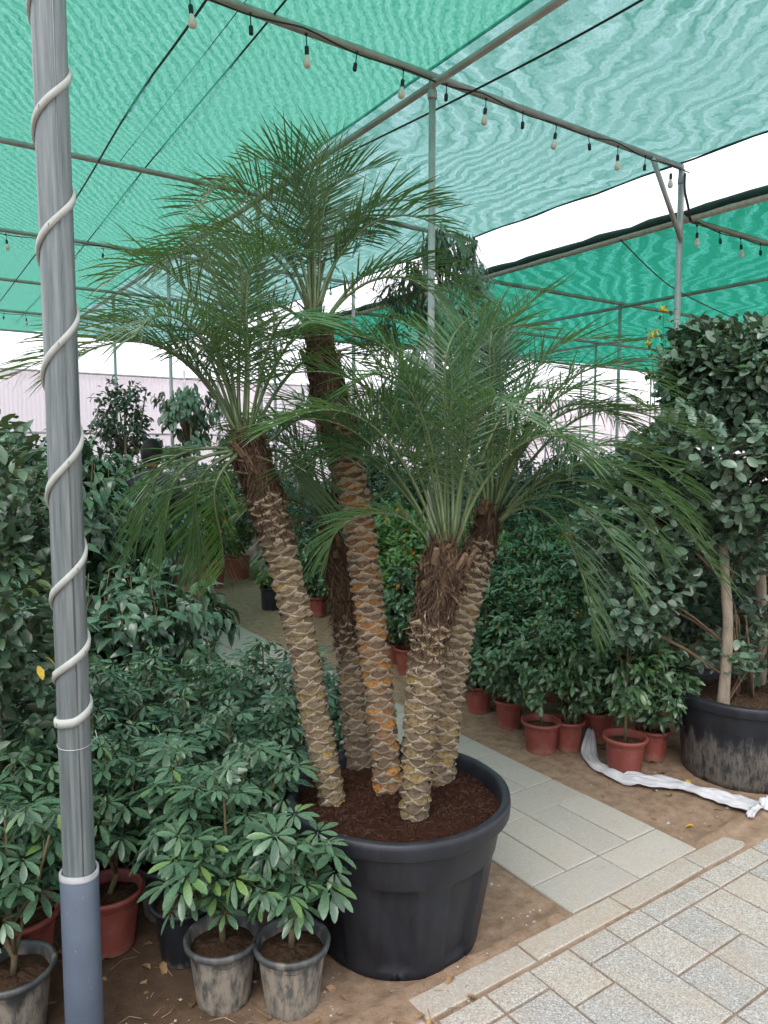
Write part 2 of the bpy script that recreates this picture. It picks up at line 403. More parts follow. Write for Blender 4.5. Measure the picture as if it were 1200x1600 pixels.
M_schef = leaf_material('schefflera_leaf', (.016, .055, .028), (.078, .165, .09), (.05, .10, .05), .27, .16, (.12, .22, .05))
M_radr = leaf_material('broad_glossy_leaf', (.014, .05, .026), (.09, .175, .105), (.035, .07, .04), .25, .14, (.07, .17, .04))
M_citrus = leaf_material('citrus_leaf', (.020, .066, .028), (.09, .18, .08), (.05, .09, .045), .28, .16, (.10, .20, .035))
M_citlight = leaf_material('light_citrus_leaf', (.045, .125, .032), (.14, .26, .07), (.08, .14, .05), .35, .25, (.16, .26, .05))
M_ficus = leaf_material('ficus_leaf', (.032, .08, .05), (.15, .24, .165), (.08, .125, .085), .27, .12, (.05, .13, .03))
M_ficus_l = leaf_material('oval_ficus_leaf', (.022, .065, .035), (.09, .165, .10), (.07, .105, .06), .36, .18, (.10, .16, .04))
M_weep = leaf_material('weeping_leaf', (.05, .115, .065), (.16, .25, .175), (.10, .14, .10), .36, .2)
M_dark = leaf_material('dark_hedge_leaf', (.012, .038, .02), (.035, .08, .04), (.05, .085, .05), .4, .15)
M_stem = bark_material('green_brown_stem', ((.06, .05, .03), (.13, .11, .06), (.20, .17, .10)))
M_greenstem = simple('green_petiole', (.085, .15, .045), .55, 0, .3, 30)
M_bark = bark_material('ficus_bark', ((.14, .12, .09), (.25, .215, .165), (.36, .32, .26)), (30, 30, 10), .35)
M_paletrunk = bark_material('pale_trunk', ((.30, .28, .24), (.42, .39, .34), (.52, .49, .44)), (20, 20, 8), .3)
M_aerial = bark_material('aerial_root', ((.06, .036, .022), (.13, .085, .055), (.20, .14, .095)))
M_orange = simple('orange_fruit', (.72, .22, .012), .38, 0, .12, 20)
M_greenfruit = simple('green_fruit', (.13, .22, .035), .4, 0, .2, 20)
M_yellow = simple('yellow_petal', (.80, .52, .01), .5, 0, .1, 20)
M_red = simple('red_petal', (.42, .03, .04), .5, 0, .1, 20)
M_yleaf = simple('yellowed_leaf', (.48, .34, .03), .5, 0, .25, 30)
M_dry = simple('dry_leaf', (.24, .15, .07), .8, 0, .5, 20)
M_twig = simple('dry_twig', (.30, .22, .14), .9, 0, .4, 20)
M_cloth = simple('white_fleece', (.50, .515, .535), .85, 0, .12, 14, .2)
def polycarb():
    m, nt = newmat('white_translucent_sheet')
    p = principled(nt, (.80, .775, .83), .5); t = nd(nt, 'ShaderNodeBsdfTranslucent'); t.inputs[0].default_value = (.84, .80, .87, 1)
    mx = nd(nt, 'ShaderNodeMixShader'); mx.inputs[0].default_value = .6
    nt.links.new(p.outputs[0], mx.inputs[1]); nt.links.new(t.outputs[0], mx.inputs[2]); finish(nt, mx.outputs[0]); return m
M_white = polycarb()
M_rail = simple('fence_rail', (.35, .36, .38), .6, 0, .2, 8)
M_skin = simple('skin', (.34, .19, .13), .55, 0, .1, 20)
M_hair = simple('black_hair', (.004, .004, .005), .6, 0, .3, 60, .4, .2)
M_shirt = simple('dark_shirt', (.022, .024, .03), .9, 0, .25, 40, .3)
M_trouser = simple('dark_trousers', (.03, .03, .035), .9, 0, .25, 40, .3)
M_shoe = simple('black_shoe', (.015, .015, .015), .5)

# ------------------------------------------------------------------ ground and paving
POT = Vector((1.505, 2.11, 0))
def fbm(x, y, s, o=3): return mnoise.fractal(Vector((x * s, y * s, 3.1)), 1, 2, o)
def sstep(a, b, x):
    t = min(1, max(0, (x - a) / (b - a))); return t * t * (3 - 2 * t)
def ground_z(x, y):
    if x < -1 or x > 8 or y < -.5 or y > 11: return 0.
    z = .012 * fbm(x, y, 2.2) + .008 * fbm(x, y, 13)
    cover = 1.
    if 2.04 < x < 2.92 and 1.7 < y < 7: cover = 0.
    elif y < 1.8: cover = 1 - sstep(.85, 1.25, x + .12 * fbm(x, y, 4)) if y < 1.66 else 1 - sstep(1.15, 1.7, x) * (1 if y < 1.775 else 0)
    if y < 1.8: z = z * .5 + .024 * cover
    if cover < 1 and y >= 1.8: z = 0
    if y >= 1.8: z *= sstep(1.775, 1.95, y) * .8 + .2
    if y < 1.8: z = z * cover + (.004 + .004 * fbm(x, y, 9)) * (1 - cover)
    if 1.60 < y < 1.84: z += .012 * max(0, fbm(x, y, 6) + .12)
    if y < 1.8: z += .02 * sstep(2.95, 3.3, x) * (1 if y > 1.63 else 0)
    return z
xs = np.concatenate([np.array([-400, -120, -40, -15, -6, -3, -2]), np.arange(-1, 4.6, .035), np.arange(4.65, 8, .12), np.array([9, 11, 14, 18, 25, 40, 90, 200, 500])])
ys = np.concatenate([np.array([-400, -120, -40, -15, -6, -3, -1.5, -.6]), np.arange(-.3, 4.5, .035), np.arange(4.55, 11, .12), np.array([12, 14, 18, 22, 30, 60, 150, 500])])
V = np.array([(x, y, ground_z(x, y)) for y in ys for x in xs])
nx = len(xs); ii, jj = np.meshgrid(np.arange(len(ys) - 1), np.arange(nx - 1), indexing='ij')
a = (ii * nx + jj).ravel(); F = np.stack([a, a + 1, a + nx + 1, a + nx], 1)
obj('ground', np_mesh('ground', V, F, M_sand, smooth=True), kind='structure')

_pm = {}
def paver(parent, x0, x1, y0, y1, mat, gap=.006, z=.014, name='paver', tilt=.002):
    w_, h_ = round(x1 - x0 - gap, 3), round(y1 - y0 - gap, 3)
    key = (w_, h_, mat.name)
    if key not in _pm:
        b = MB(); b.box((0, 0, -.02), (w_, h_, .04), bev=.004); _pm[key] = b.mesh(name, mat, False)
    obj(name, _pm[key], parent, ((x0 + x1) / 2, (y0 + y1) / 2, z + random.uniform(-.002, .002)),
        (random.uniform(-tilt, tilt) * 2, random.uniform(-tilt, tilt) * 2, random.uniform(-.004, .004)))
def setting(name):
    o = bpy.data.objects.new(name, None); COL.objects.link(o); o['kind'] = 'structure'; return o
# narrow path: a course of two wide slabs, then a course of four long ones
path = setting('garden_path'); y = 1.775; k = 0
while y < 6.6:
    if k % 2 == 0:
        for i in range(2): paver(path, 2.08 + .4 * i, 2.48 + .4 * i, y, y + .21, M_path)
        y += .21
    else:
        for i in range(4): paver(path, 2.08 + .2 * i, 2.28 + .2 * i, y, y + .42, M_path)
        y += .42
    k += 1
kerb = setting('kerb'); x = .82
while x < 2.95:
    L = random.choice((.48, .52, .5)); paver(kerb, x, x + L, 1.665, 1.772, M_kerb, .008, .016, 'kerb_stone', .008); x += L
pav = setting('pavement'); x = .55
while x < 4.6:
    y = 1.655 - random.choice((0, .0, .1))
    if y < 1.6: paver(pav, x, x + .195, y, 1.655, M_granite, .008)
    last = None
    while y > -.3:
        L = random.choice([v for v in (.1, .2, .4, .2, .4) if v != last or v > .15]); last = L
        if .6 < x and x + y > 1.0: paver(pav, x, x + .195, y - L, y, M_granite, .009)
        y -= L
    x += .195

# litter: twigs, dry leaves, pebbles
def litter():
    r = np.random.default_rng(5)
    b = MB()
    for i in range(170):
        x, y = r.uniform(.1, 1.5), r.uniform(1.6, 3.2); 
        if (Vector((x, y, 0)) - POT).length < .33: continue
        a = r.uniform(0, 6.28); L = r.uniform(.02, .1); z = ground_z(x, y) + .004
        b.tube([(x, y, z), (x + L * .5 * math.cos(a), y + L * .5 * math.sin(a), z + r.uniform(0, .012)), (x + L * math.cos(a + .3), y + L * math.sin(a + .3), z)], [.0012, .0012, .0006], 4)
    obj('twig_litter', b.mesh('twig_litter', M_twig), kind='stuff')['label'] = 'thin dry twigs scattered on the soil'
    bl = blade(.05, .022, 3, .3, .5)
    n = 260; pos = np.stack([r.uniform(.05, 1.6, n), r.uniform(1.65, 3.4, n), np.zeros(n)], 1)
    n2 = 70; pos2 = np.stack([r.uniform(2.95, 4.2, n2), r.uniform(1.75, 3.2, n2), np.zeros(n2)], 1); pos = np.concatenate([pos, pos2])
    pos[:, 2] = [ground_z(p[0], p[1]) + .008 for p in pos]
    keep = np.linalg.norm(pos[:, :2] - np.array([POT.x, POT.y]), axis=1) > .34; pos = pos[keep]; n = len(pos)
    xd = r.normal(size=(n, 3)); xd[:, 2] *= .2; zh = np.tile([0, 0, 1.], (n, 1)) + r.normal(size=(n, 3)) * .3
    Vv, Ff = scatter(bl, pos, frames(xd, zh), r.uniform(.5, 1.3, n))
    obj('leaf_litter', np_mesh('leaf_litter', Vv, Ff, M_dry), kind='stuff')['label'] = 'brown dry leaves scattered on the soil'
    b = MB()
    for i in range(420):
        x, y = (r.uniform(.4, 2.05), r.uniform(1.45, 2.3)) if i < 260 else (r.uniform(2.92, 4.2), r.uniform(1.76, 3.4))
        if (Vector((x, y, 0)) - POT).length < .31: continue
        s = r.uniform(.002, .008) * (2 if r.random() < .06 else 1); z = ground_z(x, y)
        q = r.uniform(0, 6.3)
        vs = [(x + s * math.cos(q + k * 1.57) * r.uniform(.7, 1.3), y + s * math.sin(q + k * 1.57) * r.uniform(.7, 1.3), z) for k in range(4)] + [(x, y, z + s * .8)]
        b.add(vs, [(0, 1, 4), (1, 2, 4), (2, 3, 4), (3, 0, 4)])
    obj('pebbles', b.mesh('pebbles', M_kerb, False), kind='stuff')['label'] = 'small pebbles and clods on the sand'
litter()
for (x, y, a) in ((3.2, 2.14, .3), (3.25, 2.3, 1.9), (3.45, 2.2, 4), (3.05, 1.9, 2.2)):
    Vv, Ff = blade(.055, .026, 4, .3, .5)
    tag(obj('fallen_leaf', np_mesh('fallen_leaf', Vv, Ff, M_yleaf), None, (x, y, ground_z(x, y) + .016), (.1, .05, a)),
        'small yellow leaf fallen on the sand beside the white cloth', 'leaf', 'yellow fallen leaves by the white cloth')

# ------------------------------------------------------------------ shade structure
def pipe(name, a, b, r, parent=None, mat=None, n=10):
    a = Vector(a); b = Vector(b); mb = MB(); mb.tube([(0, 0, 0), b - a], r, n)
    return obj(name, mb.mesh(name, mat or M_pipe), parent, a)
UG = (.45, 3.5, 6.58); VG = (1.48, 4.48, 7.52, 10.5, 13.45, 16.4, 19.0)
Z1, Z2 = 4.5, 4.03
fr = thing('shade_structure', 'tall grey pipe frame carrying the main green shade net', 'shade structure')
for v in VG: pipe('cross_pipe', (.42, v, Z1), (6.58, v, Z1), .030 if v < 5 else .027, fr)
for u in UG[:2]: pipe('long_pipe', (u, 1.4, Z1 - .058), (u, 19.05, Z1 - .058), .028, fr)
for u in UG:
    for v in VG[1:-1]:
        if u < 1 : continue
        p = pipe('post', (u, v, 0), (u, v, Z1 - .02), .026 if u < 6 else .031, fr, None, 12)
        b = MB(); b.lathe([(.034, 0), (.036, .01), (.036, .05), (.034, .06)], 12, close=True); obj('collar', b.mesh('collar', M_pipe), p, (0, 0, Z1 - .16))
pipe('brace', (6.08, 4.45, Z1 - .03), (6.56, 4.45, 3.80), .024, fr)
fr2 = thing('shade_structure', 'lower grey pipe frame carrying the far green shade net', 'shade structure')
for v in (1.48, 4.48, 7.55, 10.5, 13.45): pipe('cross_pipe', (6.62, v, Z2), (21, v, Z2), .028, fr2)
for u in (9.62, 12.62, 15.6, 18.6):
    pipe('long_pipe', (u, .6, Z2 - .056), (u, 13.5, Z2 - .056), .028, fr2)
    for v in (4.48, 7.55, 10.5, 13.45): pipe('post', (u, v, 0), (u, v, Z2 - .03), .026, fr2)
pipe('edge_bar', (6.66, .6, Z2 - .02), (6.66, 13.5, Z2 - .02), .03, fr2, M_paletrunk)

def net(name, x0, x1, y0, y1, z, mat, label, bays_x, bays_y, sag=.06):
    n, m = int((x1 - x0) / .15), int((y1 - y0) / .15)
    X = np.linspace(x0, x1, n + 1); Y = np.linspace(y0, y1, m + 1); V = np.zeros(((n + 1) * (m + 1), 3))
    gx, gy = np.meshgrid(X, Y); V[:, 0] = gx.ravel(); V[:, 1] = gy.ravel()
    d = np.abs(np.sin(np.pi * (gx - bays_x[0]) / bays_x[1]) * np.sin(np.pi * (gy - bays_y[0]) / bays_y[1]))
    edge = np.minimum(1, np.minimum(gx - x0, x1 - gx) / .5)
    wob = np.array([fbm(p, q, .9, 2) for p, q in zip(gx.ravel(), gy.ravel())])
    V[:, 2] = z + (.045 if x0 != 3.47 else .051) - sag * d.ravel() * edge.ravel() + .012 * wob
    a = (np.arange(m)[:, None] * (n + 1) + np.arange(n)[None]).ravel(); F = np.stack([a, a + 1, a + n + 2, a + n + 1], 1)
    t = thing(name, label, 'shade net')
    obj('net_sheet', np_mesh('net_sheet', V, F, mat, smooth=True), t)
    return t
def hem(parent, a, b, r, loops=24):
    a = Vector(a); b = Vector(b); pts = [a.lerp(b, i / 60) + Vector((0, 0, .008 * math.sin(i * 1.7))) for i in range(61)]
    mb = MB(); mb.tube(pts, [r * (1 + .18 * math.sin(i * 2.3)) for i in range(61)], 8); obj('hem', mb.mesh('hem', M_hem), parent)
n1 = net('shade_net', .40, 3.5, 1.42, 19.0, Z1, M_net_a, 'dense darker green shade net stretched above the palms and the steel pole', (.45, 3.05), (1.48, 3.))
n2 = net('shade_net', 3.47, 6.58, 1.42, 19.0, Z1, M_net_b, 'paler green shade net with moire bands beside the strip of open sky', (3.5, 3.08), (1.48, 3.))
hem(n2, (6.58, 1.42, Z1 + .045), (6.58, 19, Z1 + .045), .012)
n3 = net('shade_net', 6.70, 21, .6, 13.5, Z2, M_net_c, 'lower deep green shade net beyond the strip of open sky', (6.62, 3.), (1.48, 3.03), .05)
hem(n3, (6.66, .6, Z2 + .045), (6.66, 13.5, Z2 + .045), .042)
# seams and support wires under the net
def wire(name, pts, r, label, cat='wire'):
    mb = MB(); P = catmull(pts, 40); mb.tube(P, r, 6)
    return tag(obj(name, mb.mesh(name, M_black)), label, cat)
wire('support_wire', [(3.96, 1.0, 4.5), (3.94, 3.06, 4.47), (3.8, 4.45, 4.44), (3.66, 6.2, 4.47), (3.5, 9., 4.5)], .008, 'black support wire crossing under the pale net beside the post')
wire('support_wire', [(1.7, 1.4, 4.5), (1.76, 4.5, 4.46), (1.80, 6.2, 4.50), (1.9, 9., 4.47), (1.95, 13, 4.48), (2., 18, 4.5)], .009, 'thick black cable under the dense green net')
wire('net_seam', [(2.1, 1.4, 4.535), (2.2, 4.3, 4.515), (2.3, 7.5, 4.53), (2.45, 11.5, 4.515), (2.6, 18, 4.53)], .007, 'dark stitched seam line running along the dense green net', 'seam')
wire('net_seam', [(1.95, 1.4, 4.535), (2.0, 4.5, 4.515), (2.05, 7.5, 4.53)], .003, 'thin faint stitched seam in the dense green net', 'seam')
wire('support_wire', [(6.6, 5.2, 3.98), (9, 6.2, 3.95), (12, 7.1, 3.98)], .008, 'black wire under the lower deep green net')

# festoon lights
def festoon(x0, v, z, n, first_bulb, xs_end, label, droop=.03):
    t = thing('string_lights', label, 'string lights', (x0, v, z))
    mb = MB(); pts = []
    xe = xs_end - x0
    for i in range(n * 6 + 1):
        q = i / (n * 6) * xe; pts.append((q, .0, .03 + droop * math.cos(q / .39 * math.pi) * .35 - droop * abs(math.sin(q * 2.05))))
    mb.tube(pts, .0055, 6); obj('cord', mb.mesh('cord', M_black), t)
    so = MB(); so.lathe([(.002, 0), (.010, -.002), (.010, -.018), (.0035, -.02), (.0035, -.075), (.011, -.078), (.0145, -.085), (.0145, -.125), (.012, -.13), (.002, -.13)], 10); sm = so.mesh('socket', M_black)
    bu = MB(); bu.lathe([(.011, -.128), (.013, -.138), (.020, -.152), (.0255, -.168), (.027, -.182), (.024, -.196), (.015, -.206), (.002, -.21)], 14); bm_ = bu.mesh('bulb', M_bulb)
    for i in range(n):
        s = obj('socket', sm, t, (i * .39, 0, .03 - droop * .5), (random.uniform(-.12, .12), random.uniform(-.12, .12), 0))
        if (i % 2 == 0) == first_bulb: obj('bulb', bm_, s)
    return t
festoon(.85, 4.41, Z1 - .07, 15, True, 6.6, 'string of white bulbs on black cord along the near pipe of the main net')
festoon(1.05, 10.46, Z1 - .06, 14, False, 6.55, 'string of small bulbs along a far pipe of the dense green net')
festoon(1.77, 16.36, Z1 - .06, 12, True, 6.55, 'string of tiny bulbs along the farthest pipe of the main net')
festoon(6.80, 4.44, Z2 - .06, 12, True, 11.6, 'string of white bulbs under the lower deep green net')
wire('cable_bundle', [(6.56, 4.43, 4.42), (6.52, 4.40, 4.25), (6.57, 4.39, 4.1), (6.62, 4.40, 4.0), (6.72, 4.42, 3.99), (6.82, 4.43, 4.0)], .012, 'black cable bundle hanging down the post between the two nets', 'cable')

# corrugated boundary fence
fe = thing('boundary_fence', 'white corrugated sheet fence closing the far end of the nursery', 'fence')
def sheet():
    V = []; F = []; n = 44
    for i in range(n + 1):
        x = i / n * 1.1 - .55; y = .012 * (1 if (i // 2) % 2 else -1)
        V += [(x, y, 0), (x, y, 3.7)]
    for i in range(n): F.append((2 * i, 2 * i + 2, 2 * i + 3, 2 * i + 1))
    return np_mesh('sheet', np.array(V), np.array(F), M_white)
sm = sheet()
for i in range(42): obj('sheet', sm, fe, (-2 + i * 1.095, 20.0 + (.004 if i % 2 else 0), .05))
for z in (.6, 2.2, 3.72): pipe('rail', (-2.6, 19.94, z), (44, 19.94, z), .03, fe, M_rail)
for i in range(16): pipe('fence_post', (-2 + i * 3, 19.9, 0), (-2 + i * 3, 19.9, 3.95), .035, fe, M_rail)

# near pole with its sleeve and the spiralling rope light
px, py = .42, 2.165
pole = thing('steel_pole', 'galvanised steel pole set in a dark grey plastic sleeve', 'pole', (px, py, 0))
mb = MB(); mb.lathe([(.0435, .02), (.0435, .55), (.0433, 2), (.0435, 4.46)], 40, rf=lambda r, z, q, i: r + .0008 * math.sin(3 * q + z)); o = obj('pole_tube', mb.mesh('pole_tube', M_galv), pole)
a0 = math.atan2(-py, -px) + .25
mb = MB(); mb.box((.0438 * math.cos(a0), .0438 * math.sin(a0), 2.2), (.003, .003, 4.4)); obj('weld_seam', mb.mesh('weld_seam', M_galv), o)
mb = MB(); mb.lathe([(.0525, -.03), (.0525, .545), (.0505, .548), (.0465, .548), (.0465, .45)], 40); s = obj('sleeve', mb.mesh('sleeve', M_sleeve), pole)
mb = MB(); mb.lathe([(.0535, .535), (.0535, .552), (.046, .552), (.046, .54)], 40, zf=lambda r, z, q, i: z + .003 * math.sin(2 * q)); obj('sleeve_lip', mb.mesh('sleeve_lip', M_scuff), s)
mb = MB()
for k in range(11):
    q = a0 + random.uniform(-1, 1); z = random.uniform(.05, .52); r_ = .0527
    L = random.uniform(.002, .008)
    mb.add([(r_ * math.cos(q), r_ * math.sin(q), z), (r_ * math.cos(q + .03), r_ * math.sin(q + .03), z + .002), (r_ * math.cos(q + .035), r_ * math.sin(q + .035), z + L), (r_ * math.cos(q + .006), r_ * math.sin(q + .006), z + L * .8)], [(0, 1, 2, 3)])
obj('scuff', mb.mesh('scuff', M_scuff, False), s)
# rope light: a flat band wound on a helix
rl = thing('rope_light', 'flat white rope light wound in a spiral round the steel pole', 'rope light', (px, py, 0))
zk = [(-.5, .985), (0, 1.0), (.5, 1.07), (1.5, 1.27), (2.5, 1.545), (3.5, 1.87), (4.5, 2.2), (5.5, 2.51), (6.5, 2.82), (7.5, 3.12), (10, 3.9)]
vs = []; fs = []; N = 420; ql = a0 - .25 - math.pi / 2
for i in range(N + 1):
    t = -.5 + i / N * 10.3
    t = min(t, 9.9)
    z = np.interp(t, [k[0] for k in zk], [k[1] for k in zk])
    q = ql + 2 * math.pi * t + math.pi / 2 * 1.0
    dz = .5 * .3 / (2 * math.pi * .045)
    for (rr, hh) in ((.0445, -.0125), (.0510, -.0112), (.0525, 0), (.0510, .0112), (.0445, .0125)):
        vs.append((rr * math.cos(q), rr * math.sin(q), z + hh))
    if i:
        for k in range(4): fs.append((5 * (i - 1) + k, 5 * i + k, 5 * i + k + 1, 5 * (i - 1) + k + 1))
mb = MB(); mb.add(vs, fs); obj('band', mb.mesh('band', M_rope), rl)
mm = MB(); mm.box((0, 0, 0), (.0015, .002, .008)); mm_ = mm.mesh('cut_mark', M_ropemark, False)
for i in range(14, N, 13):
    c = Vector(vs[5 * i + 2]); a = math.atan2(c.y, c.x); obj('cut_mark', mm_, rl, c * 1.0, (0, 0, a))
mb = MB(); mb.tube([(.0455 * math.cos(q), .0455 * math.sin(q), .925 + .004 * math.sin(q)) for q in np.linspace(0, 6.283, 33)], .0012, 5); mb.tube([(.046 * math.cos(a0 + 1.2), .046 * math.sin(a0 + 1.2), .925), (.06 * math.cos(a0 + 1.25), .06 * math.sin(a0 + 1.25), .935), (.055 * math.cos(a0 + 1.3), .055 * math.sin(a0 + 1.3), .955)], .0015, 5)
obj('tie_wire', mb.mesh('tie_wire', M_pipe), pole)

# ------------------------------------------------------------------ the big black pot
def big_pot(label, loc, R_, h, rb, soil_z, mat, panels=True, seed=1, soil=M_coco):
    t = thing('plant_pot', label, 'plant pot', loc)
    n = 144
    zt = h * .66
    def rf(r, z, q, i):
        if panels and h * .03 < z < zt - .004:
            s = math.sin(q * 8 + .6); d = .020 * sstep(-.10, .10, s) * sstep(0, .1, z / h)
            r -= d
        return r + .0015 * math.sin(3 * q + 1) + .001 * math.sin(7 * q + z * 9)
    def zf(r, z, q, i):
        if z < .002:
            s = math.cos(q * 6 + .5); return .028 * sstep(.86, .93, s)
        return z
    rr = lambda z: rb + (R_ - .02 - rb) * z / h
    prof = [(rr(0) - .006, 0), (rr(.004), .004), (rr(.03), .03), (rr(.05), .05)] + [(rr(zt * k / 6), zt * k / 6) for k in range(1, 6)] + [(rr(zt - .012) , zt - .012), (rr(zt) + .004, zt), (rr(zt) + .006, zt + .006), (rr(h * .85) + .006, h * .85), (rr(h - .06) + .006, h - .06)]
    b = MB(); b.lathe(prof, n, rf=rf, zf=zf)
    body = obj('pot_body', b.mesh('pot_body', mat), t)
    b = MB(); b.lathe([(R_ - .03, h - .062), (R_ - .004, h - .06), (R_, h - .052), (R_ + .002, h - .02), (R_, h - .006), (R_ - .008, h), (R_ - .022, h), (R_ - .03, h - .006), (R_ - .034, h - .03), (R_ - .045, soil_z - .03)], n, rf=lambda r, z, q, i: r + .0012 * math.sin(5 * q) + .0008 * math.sin(11 * q))
    obj('rim', b.mesh('rim', mat), t)
    vs = [(0, 0, soil_z + .012)]; fs = []; m, k = 90, 26
    r = np.random.default_rng(seed)
    for a in range(1, k + 1):
        rad = (R_ - .036) * a / k
        for j in range(m):
            q = 6.28318 * j / m; x, y = rad * math.cos(q), rad * math.sin(q)
            vs.append((x, y, soil_z + .012 * (1 - (a / k) ** 2) + .012 * fbm(x + loc[0], y, 7) + .007 * fbm(x, y + loc[1], 30) + r.uniform(-.0035, .0035)))
    for j in range(m): fs.append((0, 1 + j, 1 + (j + 1) % m))
    for a in range(k - 1):
        for j in range(m): fs.append((1 + a * m + j, 1 + (a + 1) * m + j, 1 + (a + 1) * m + (j + 1) % m, 1 + a * m + (j + 1) % m))
    b = MB(); b.add(vs, fs); obj('soil', b.mesh('soil', soil, False), t)
    b = MB()
    for i in range(700):
        q = r.uniform(0, 6.28); rad = (R_ - .045) * math.sqrt(r.random()); x, y = rad * math.cos(q), rad * math.sin(q); z = soil_z + .012 * (1 - (rad / R_) ** 2) + .012 * fbm(x + loc[0], y, 7)
        a = r.uniform(0, 6.28); L = r.uniform(.008, .035); dz = r.uniform(-.002, .012)
        b.tube([(x, y, z + .001), (x + L * .5 * math.cos(a), y + L * .5 * math.sin(a), z + .003 + dz), (x + L * math.cos(a + .5), y + L * math.sin(a + .5), z + .002)], [.0009, .0008, .0004], 3, cap=False)
    obj('coir_fibre', b.mesh('coir_fibre', M_fiber), t, kind='stuff')
    return t
big_pot('huge black ribbed plastic pot holding five palm trunks', POT, .405, .53, .295, .47, M_bigpot)

# ------------------------------------------------------------------ palms
def scar_mesh(name, face, wd=.07, ht=.040, pr=.011, seed=0):
    """cut leaf base: ledge pushed out at its lower lip, hollow cut face above; local +y up the trunk, +z outward, x across"""
    r = np.random.default_rng(seed); vs = []; fs = []; mi = []
    xs_ = np.linspace(-1, 1, 7); rows = 5
    for x in xs_:
        e = 1 - abs(x) ** 1.8
        lip = -.50 * ht + .42 * ht * abs(x) ** 1.6
        top = ht * .5 * (1 - abs(x)) ** .9 - .0 * ht
        j = r.uniform(-1, 1) * .0016
        X = x * wd / 2
        z0 = -.006 - (abs(x) ** 2) * .010
        P = [(X, lip - .011 - .003 * e, z0), (X, lip - .003 + j, z0 + .006 + pr * (.35 + .55 * e)), (X, lip + .0025 + j, z0 + .006 + pr * (.5 + .8 * e)), (X, lip + .006 + .12 * ht * e, z0 + .006 + pr * .25 * e), (X, max(top, lip + .007), z0 + .002)]
        vs += P
    for i in range(6):
        for k in range(rows - 1):
            a_ = i * rows + k; fs.append((a_, a_ + rows, a_ + rows + 1, a_ + 1)); mi.append(0 if k < 2 else 1)
    b = MB(); b.v = vs; b.f = fs; b.m = mi
    return b.mesh(name, [M_rimpale, face], True)
SC = {k: [scar_mesh('leaf_scar', m, .066 + .008 * i, .034 + .004 * i, .009 + .0015 * i, i) for i in range(3)] for k, m in (('or', M_scar_or), ('ol', M_scar_ol), ('gr', M_scar_gr))}

def frond_mesh(r, P0, tip, el0, tipdrop, young=False, npair=40, LL=.29, roll=0., spread=1.):
    """arching rachis from P0 to tip (crown-local metres) with two ranks of narrow leaflets"""
    P0 = Vector(P0); tip = Vector(tip); d = tip - P0; L = d.length
    h = Vector((d.x, d.y, 0)); h = h.normalized() if h.length > .02 else Vector((r.normal(), r.normal(), 0)).normalized()
    d0 = h * math.cos(el0) + UP * math.sin(el0); d1 = h * math.cos(tipdrop) - UP * math.sin(tipdrop)
    c1 = P0 + d0 * L * .62; c2 = tip - d1 * L * .46
    def bez(t): return P0 * (1 - t) ** 3 + c1 * 3 * t * (1 - t) ** 2 + c2 * 3 * t * t * (1 - t) + tip * t ** 3
    N = 26; P = [bez(i / (N - 1)) for i in range(N)]
    b = MB(); b.tube(P, [.0065 * (1 - i / (N - 1)) ** .8 + .0011 for i in range(N)], 5, 0)
    # flattened petiole base
    b.tube([P[0] - d0 * .03 - UP * .05, P[0], P[1], P[3]], [.015, .012, .0085, .006], 6, 0)
    V = []; F = []
    sag = .42 * max(0., min(1., tipdrop / .9)) * (.3 if young else 1.)
    side0 = d0.cross(UP); side0 = side0.normalized() if side0.length > .05 else h.cross(UP).normalized()
    for k in range(npair):
        t = .17 + .83 * (k + .5) / npair
        t = min(.995, t + r.uniform(-.006, .006))
        p = bez(t); T = (bez(min(1, t + .01)) - bez(max(0, t - .01))).normalized()
        S = T.cross(UP); S = (S.normalized() if S.length > .15 else side0)
        if S.dot(side0) < 0: S = -S
        side0 = S
        Nn = S.cross(T).normalized()
        env = (.62 + .38 * math.sin(math.pi * min(1, t * 1.05))) if t < .9 else .62 - (t - .9) * 2.2
        al = (1.18 - .40 * t) * spread
        for sgn in (-1, 1):
            be = r.normal(.26, .13) + roll * sgn
            a2 = al + r.normal(0, .05)
            D = T * math.cos(a2) + (S * sgn * math.cos(be) + Nn * math.sin(be)) * math.sin(a2)
            L1 = LL * env * r.uniform(.8, 1.12); wd = .0064 * r.uniform(.85, 1.15)
            g = r.uniform(.02, .16) + sag * r.uniform(.25, .75)
            B = (D.cross(Nn)); B = (B - D * B.dot(D)).normalized()
            B = (B * math.cos(.5 * sgn) + Nn * math.sin(.5 * sgn)).normalized()
            o = len(V)
            for s_, wf in ((0, .55), (.3, 1.), (.62, .85), (.86, .42)):
                q = p + D * (L1 * s_) - UP * (g * L1 * s_ * s_)
                V += [q - B * wd * wf * .5, q + B * wd * wf * .5]
            V.append(p + D * L1 - UP * (g * L1))
            for m_ in range(3): F.append((o + 2 * m_, o + 2 * m_ + 1, o + 2 * m_ + 3, o + 2 * m_ + 2))
            F.append((o + 6, o + 7, o + 8))
    b.add(V, F, 1)
    return b.mesh('frond', [M_rachis, M_frond_y if young else M_frond])

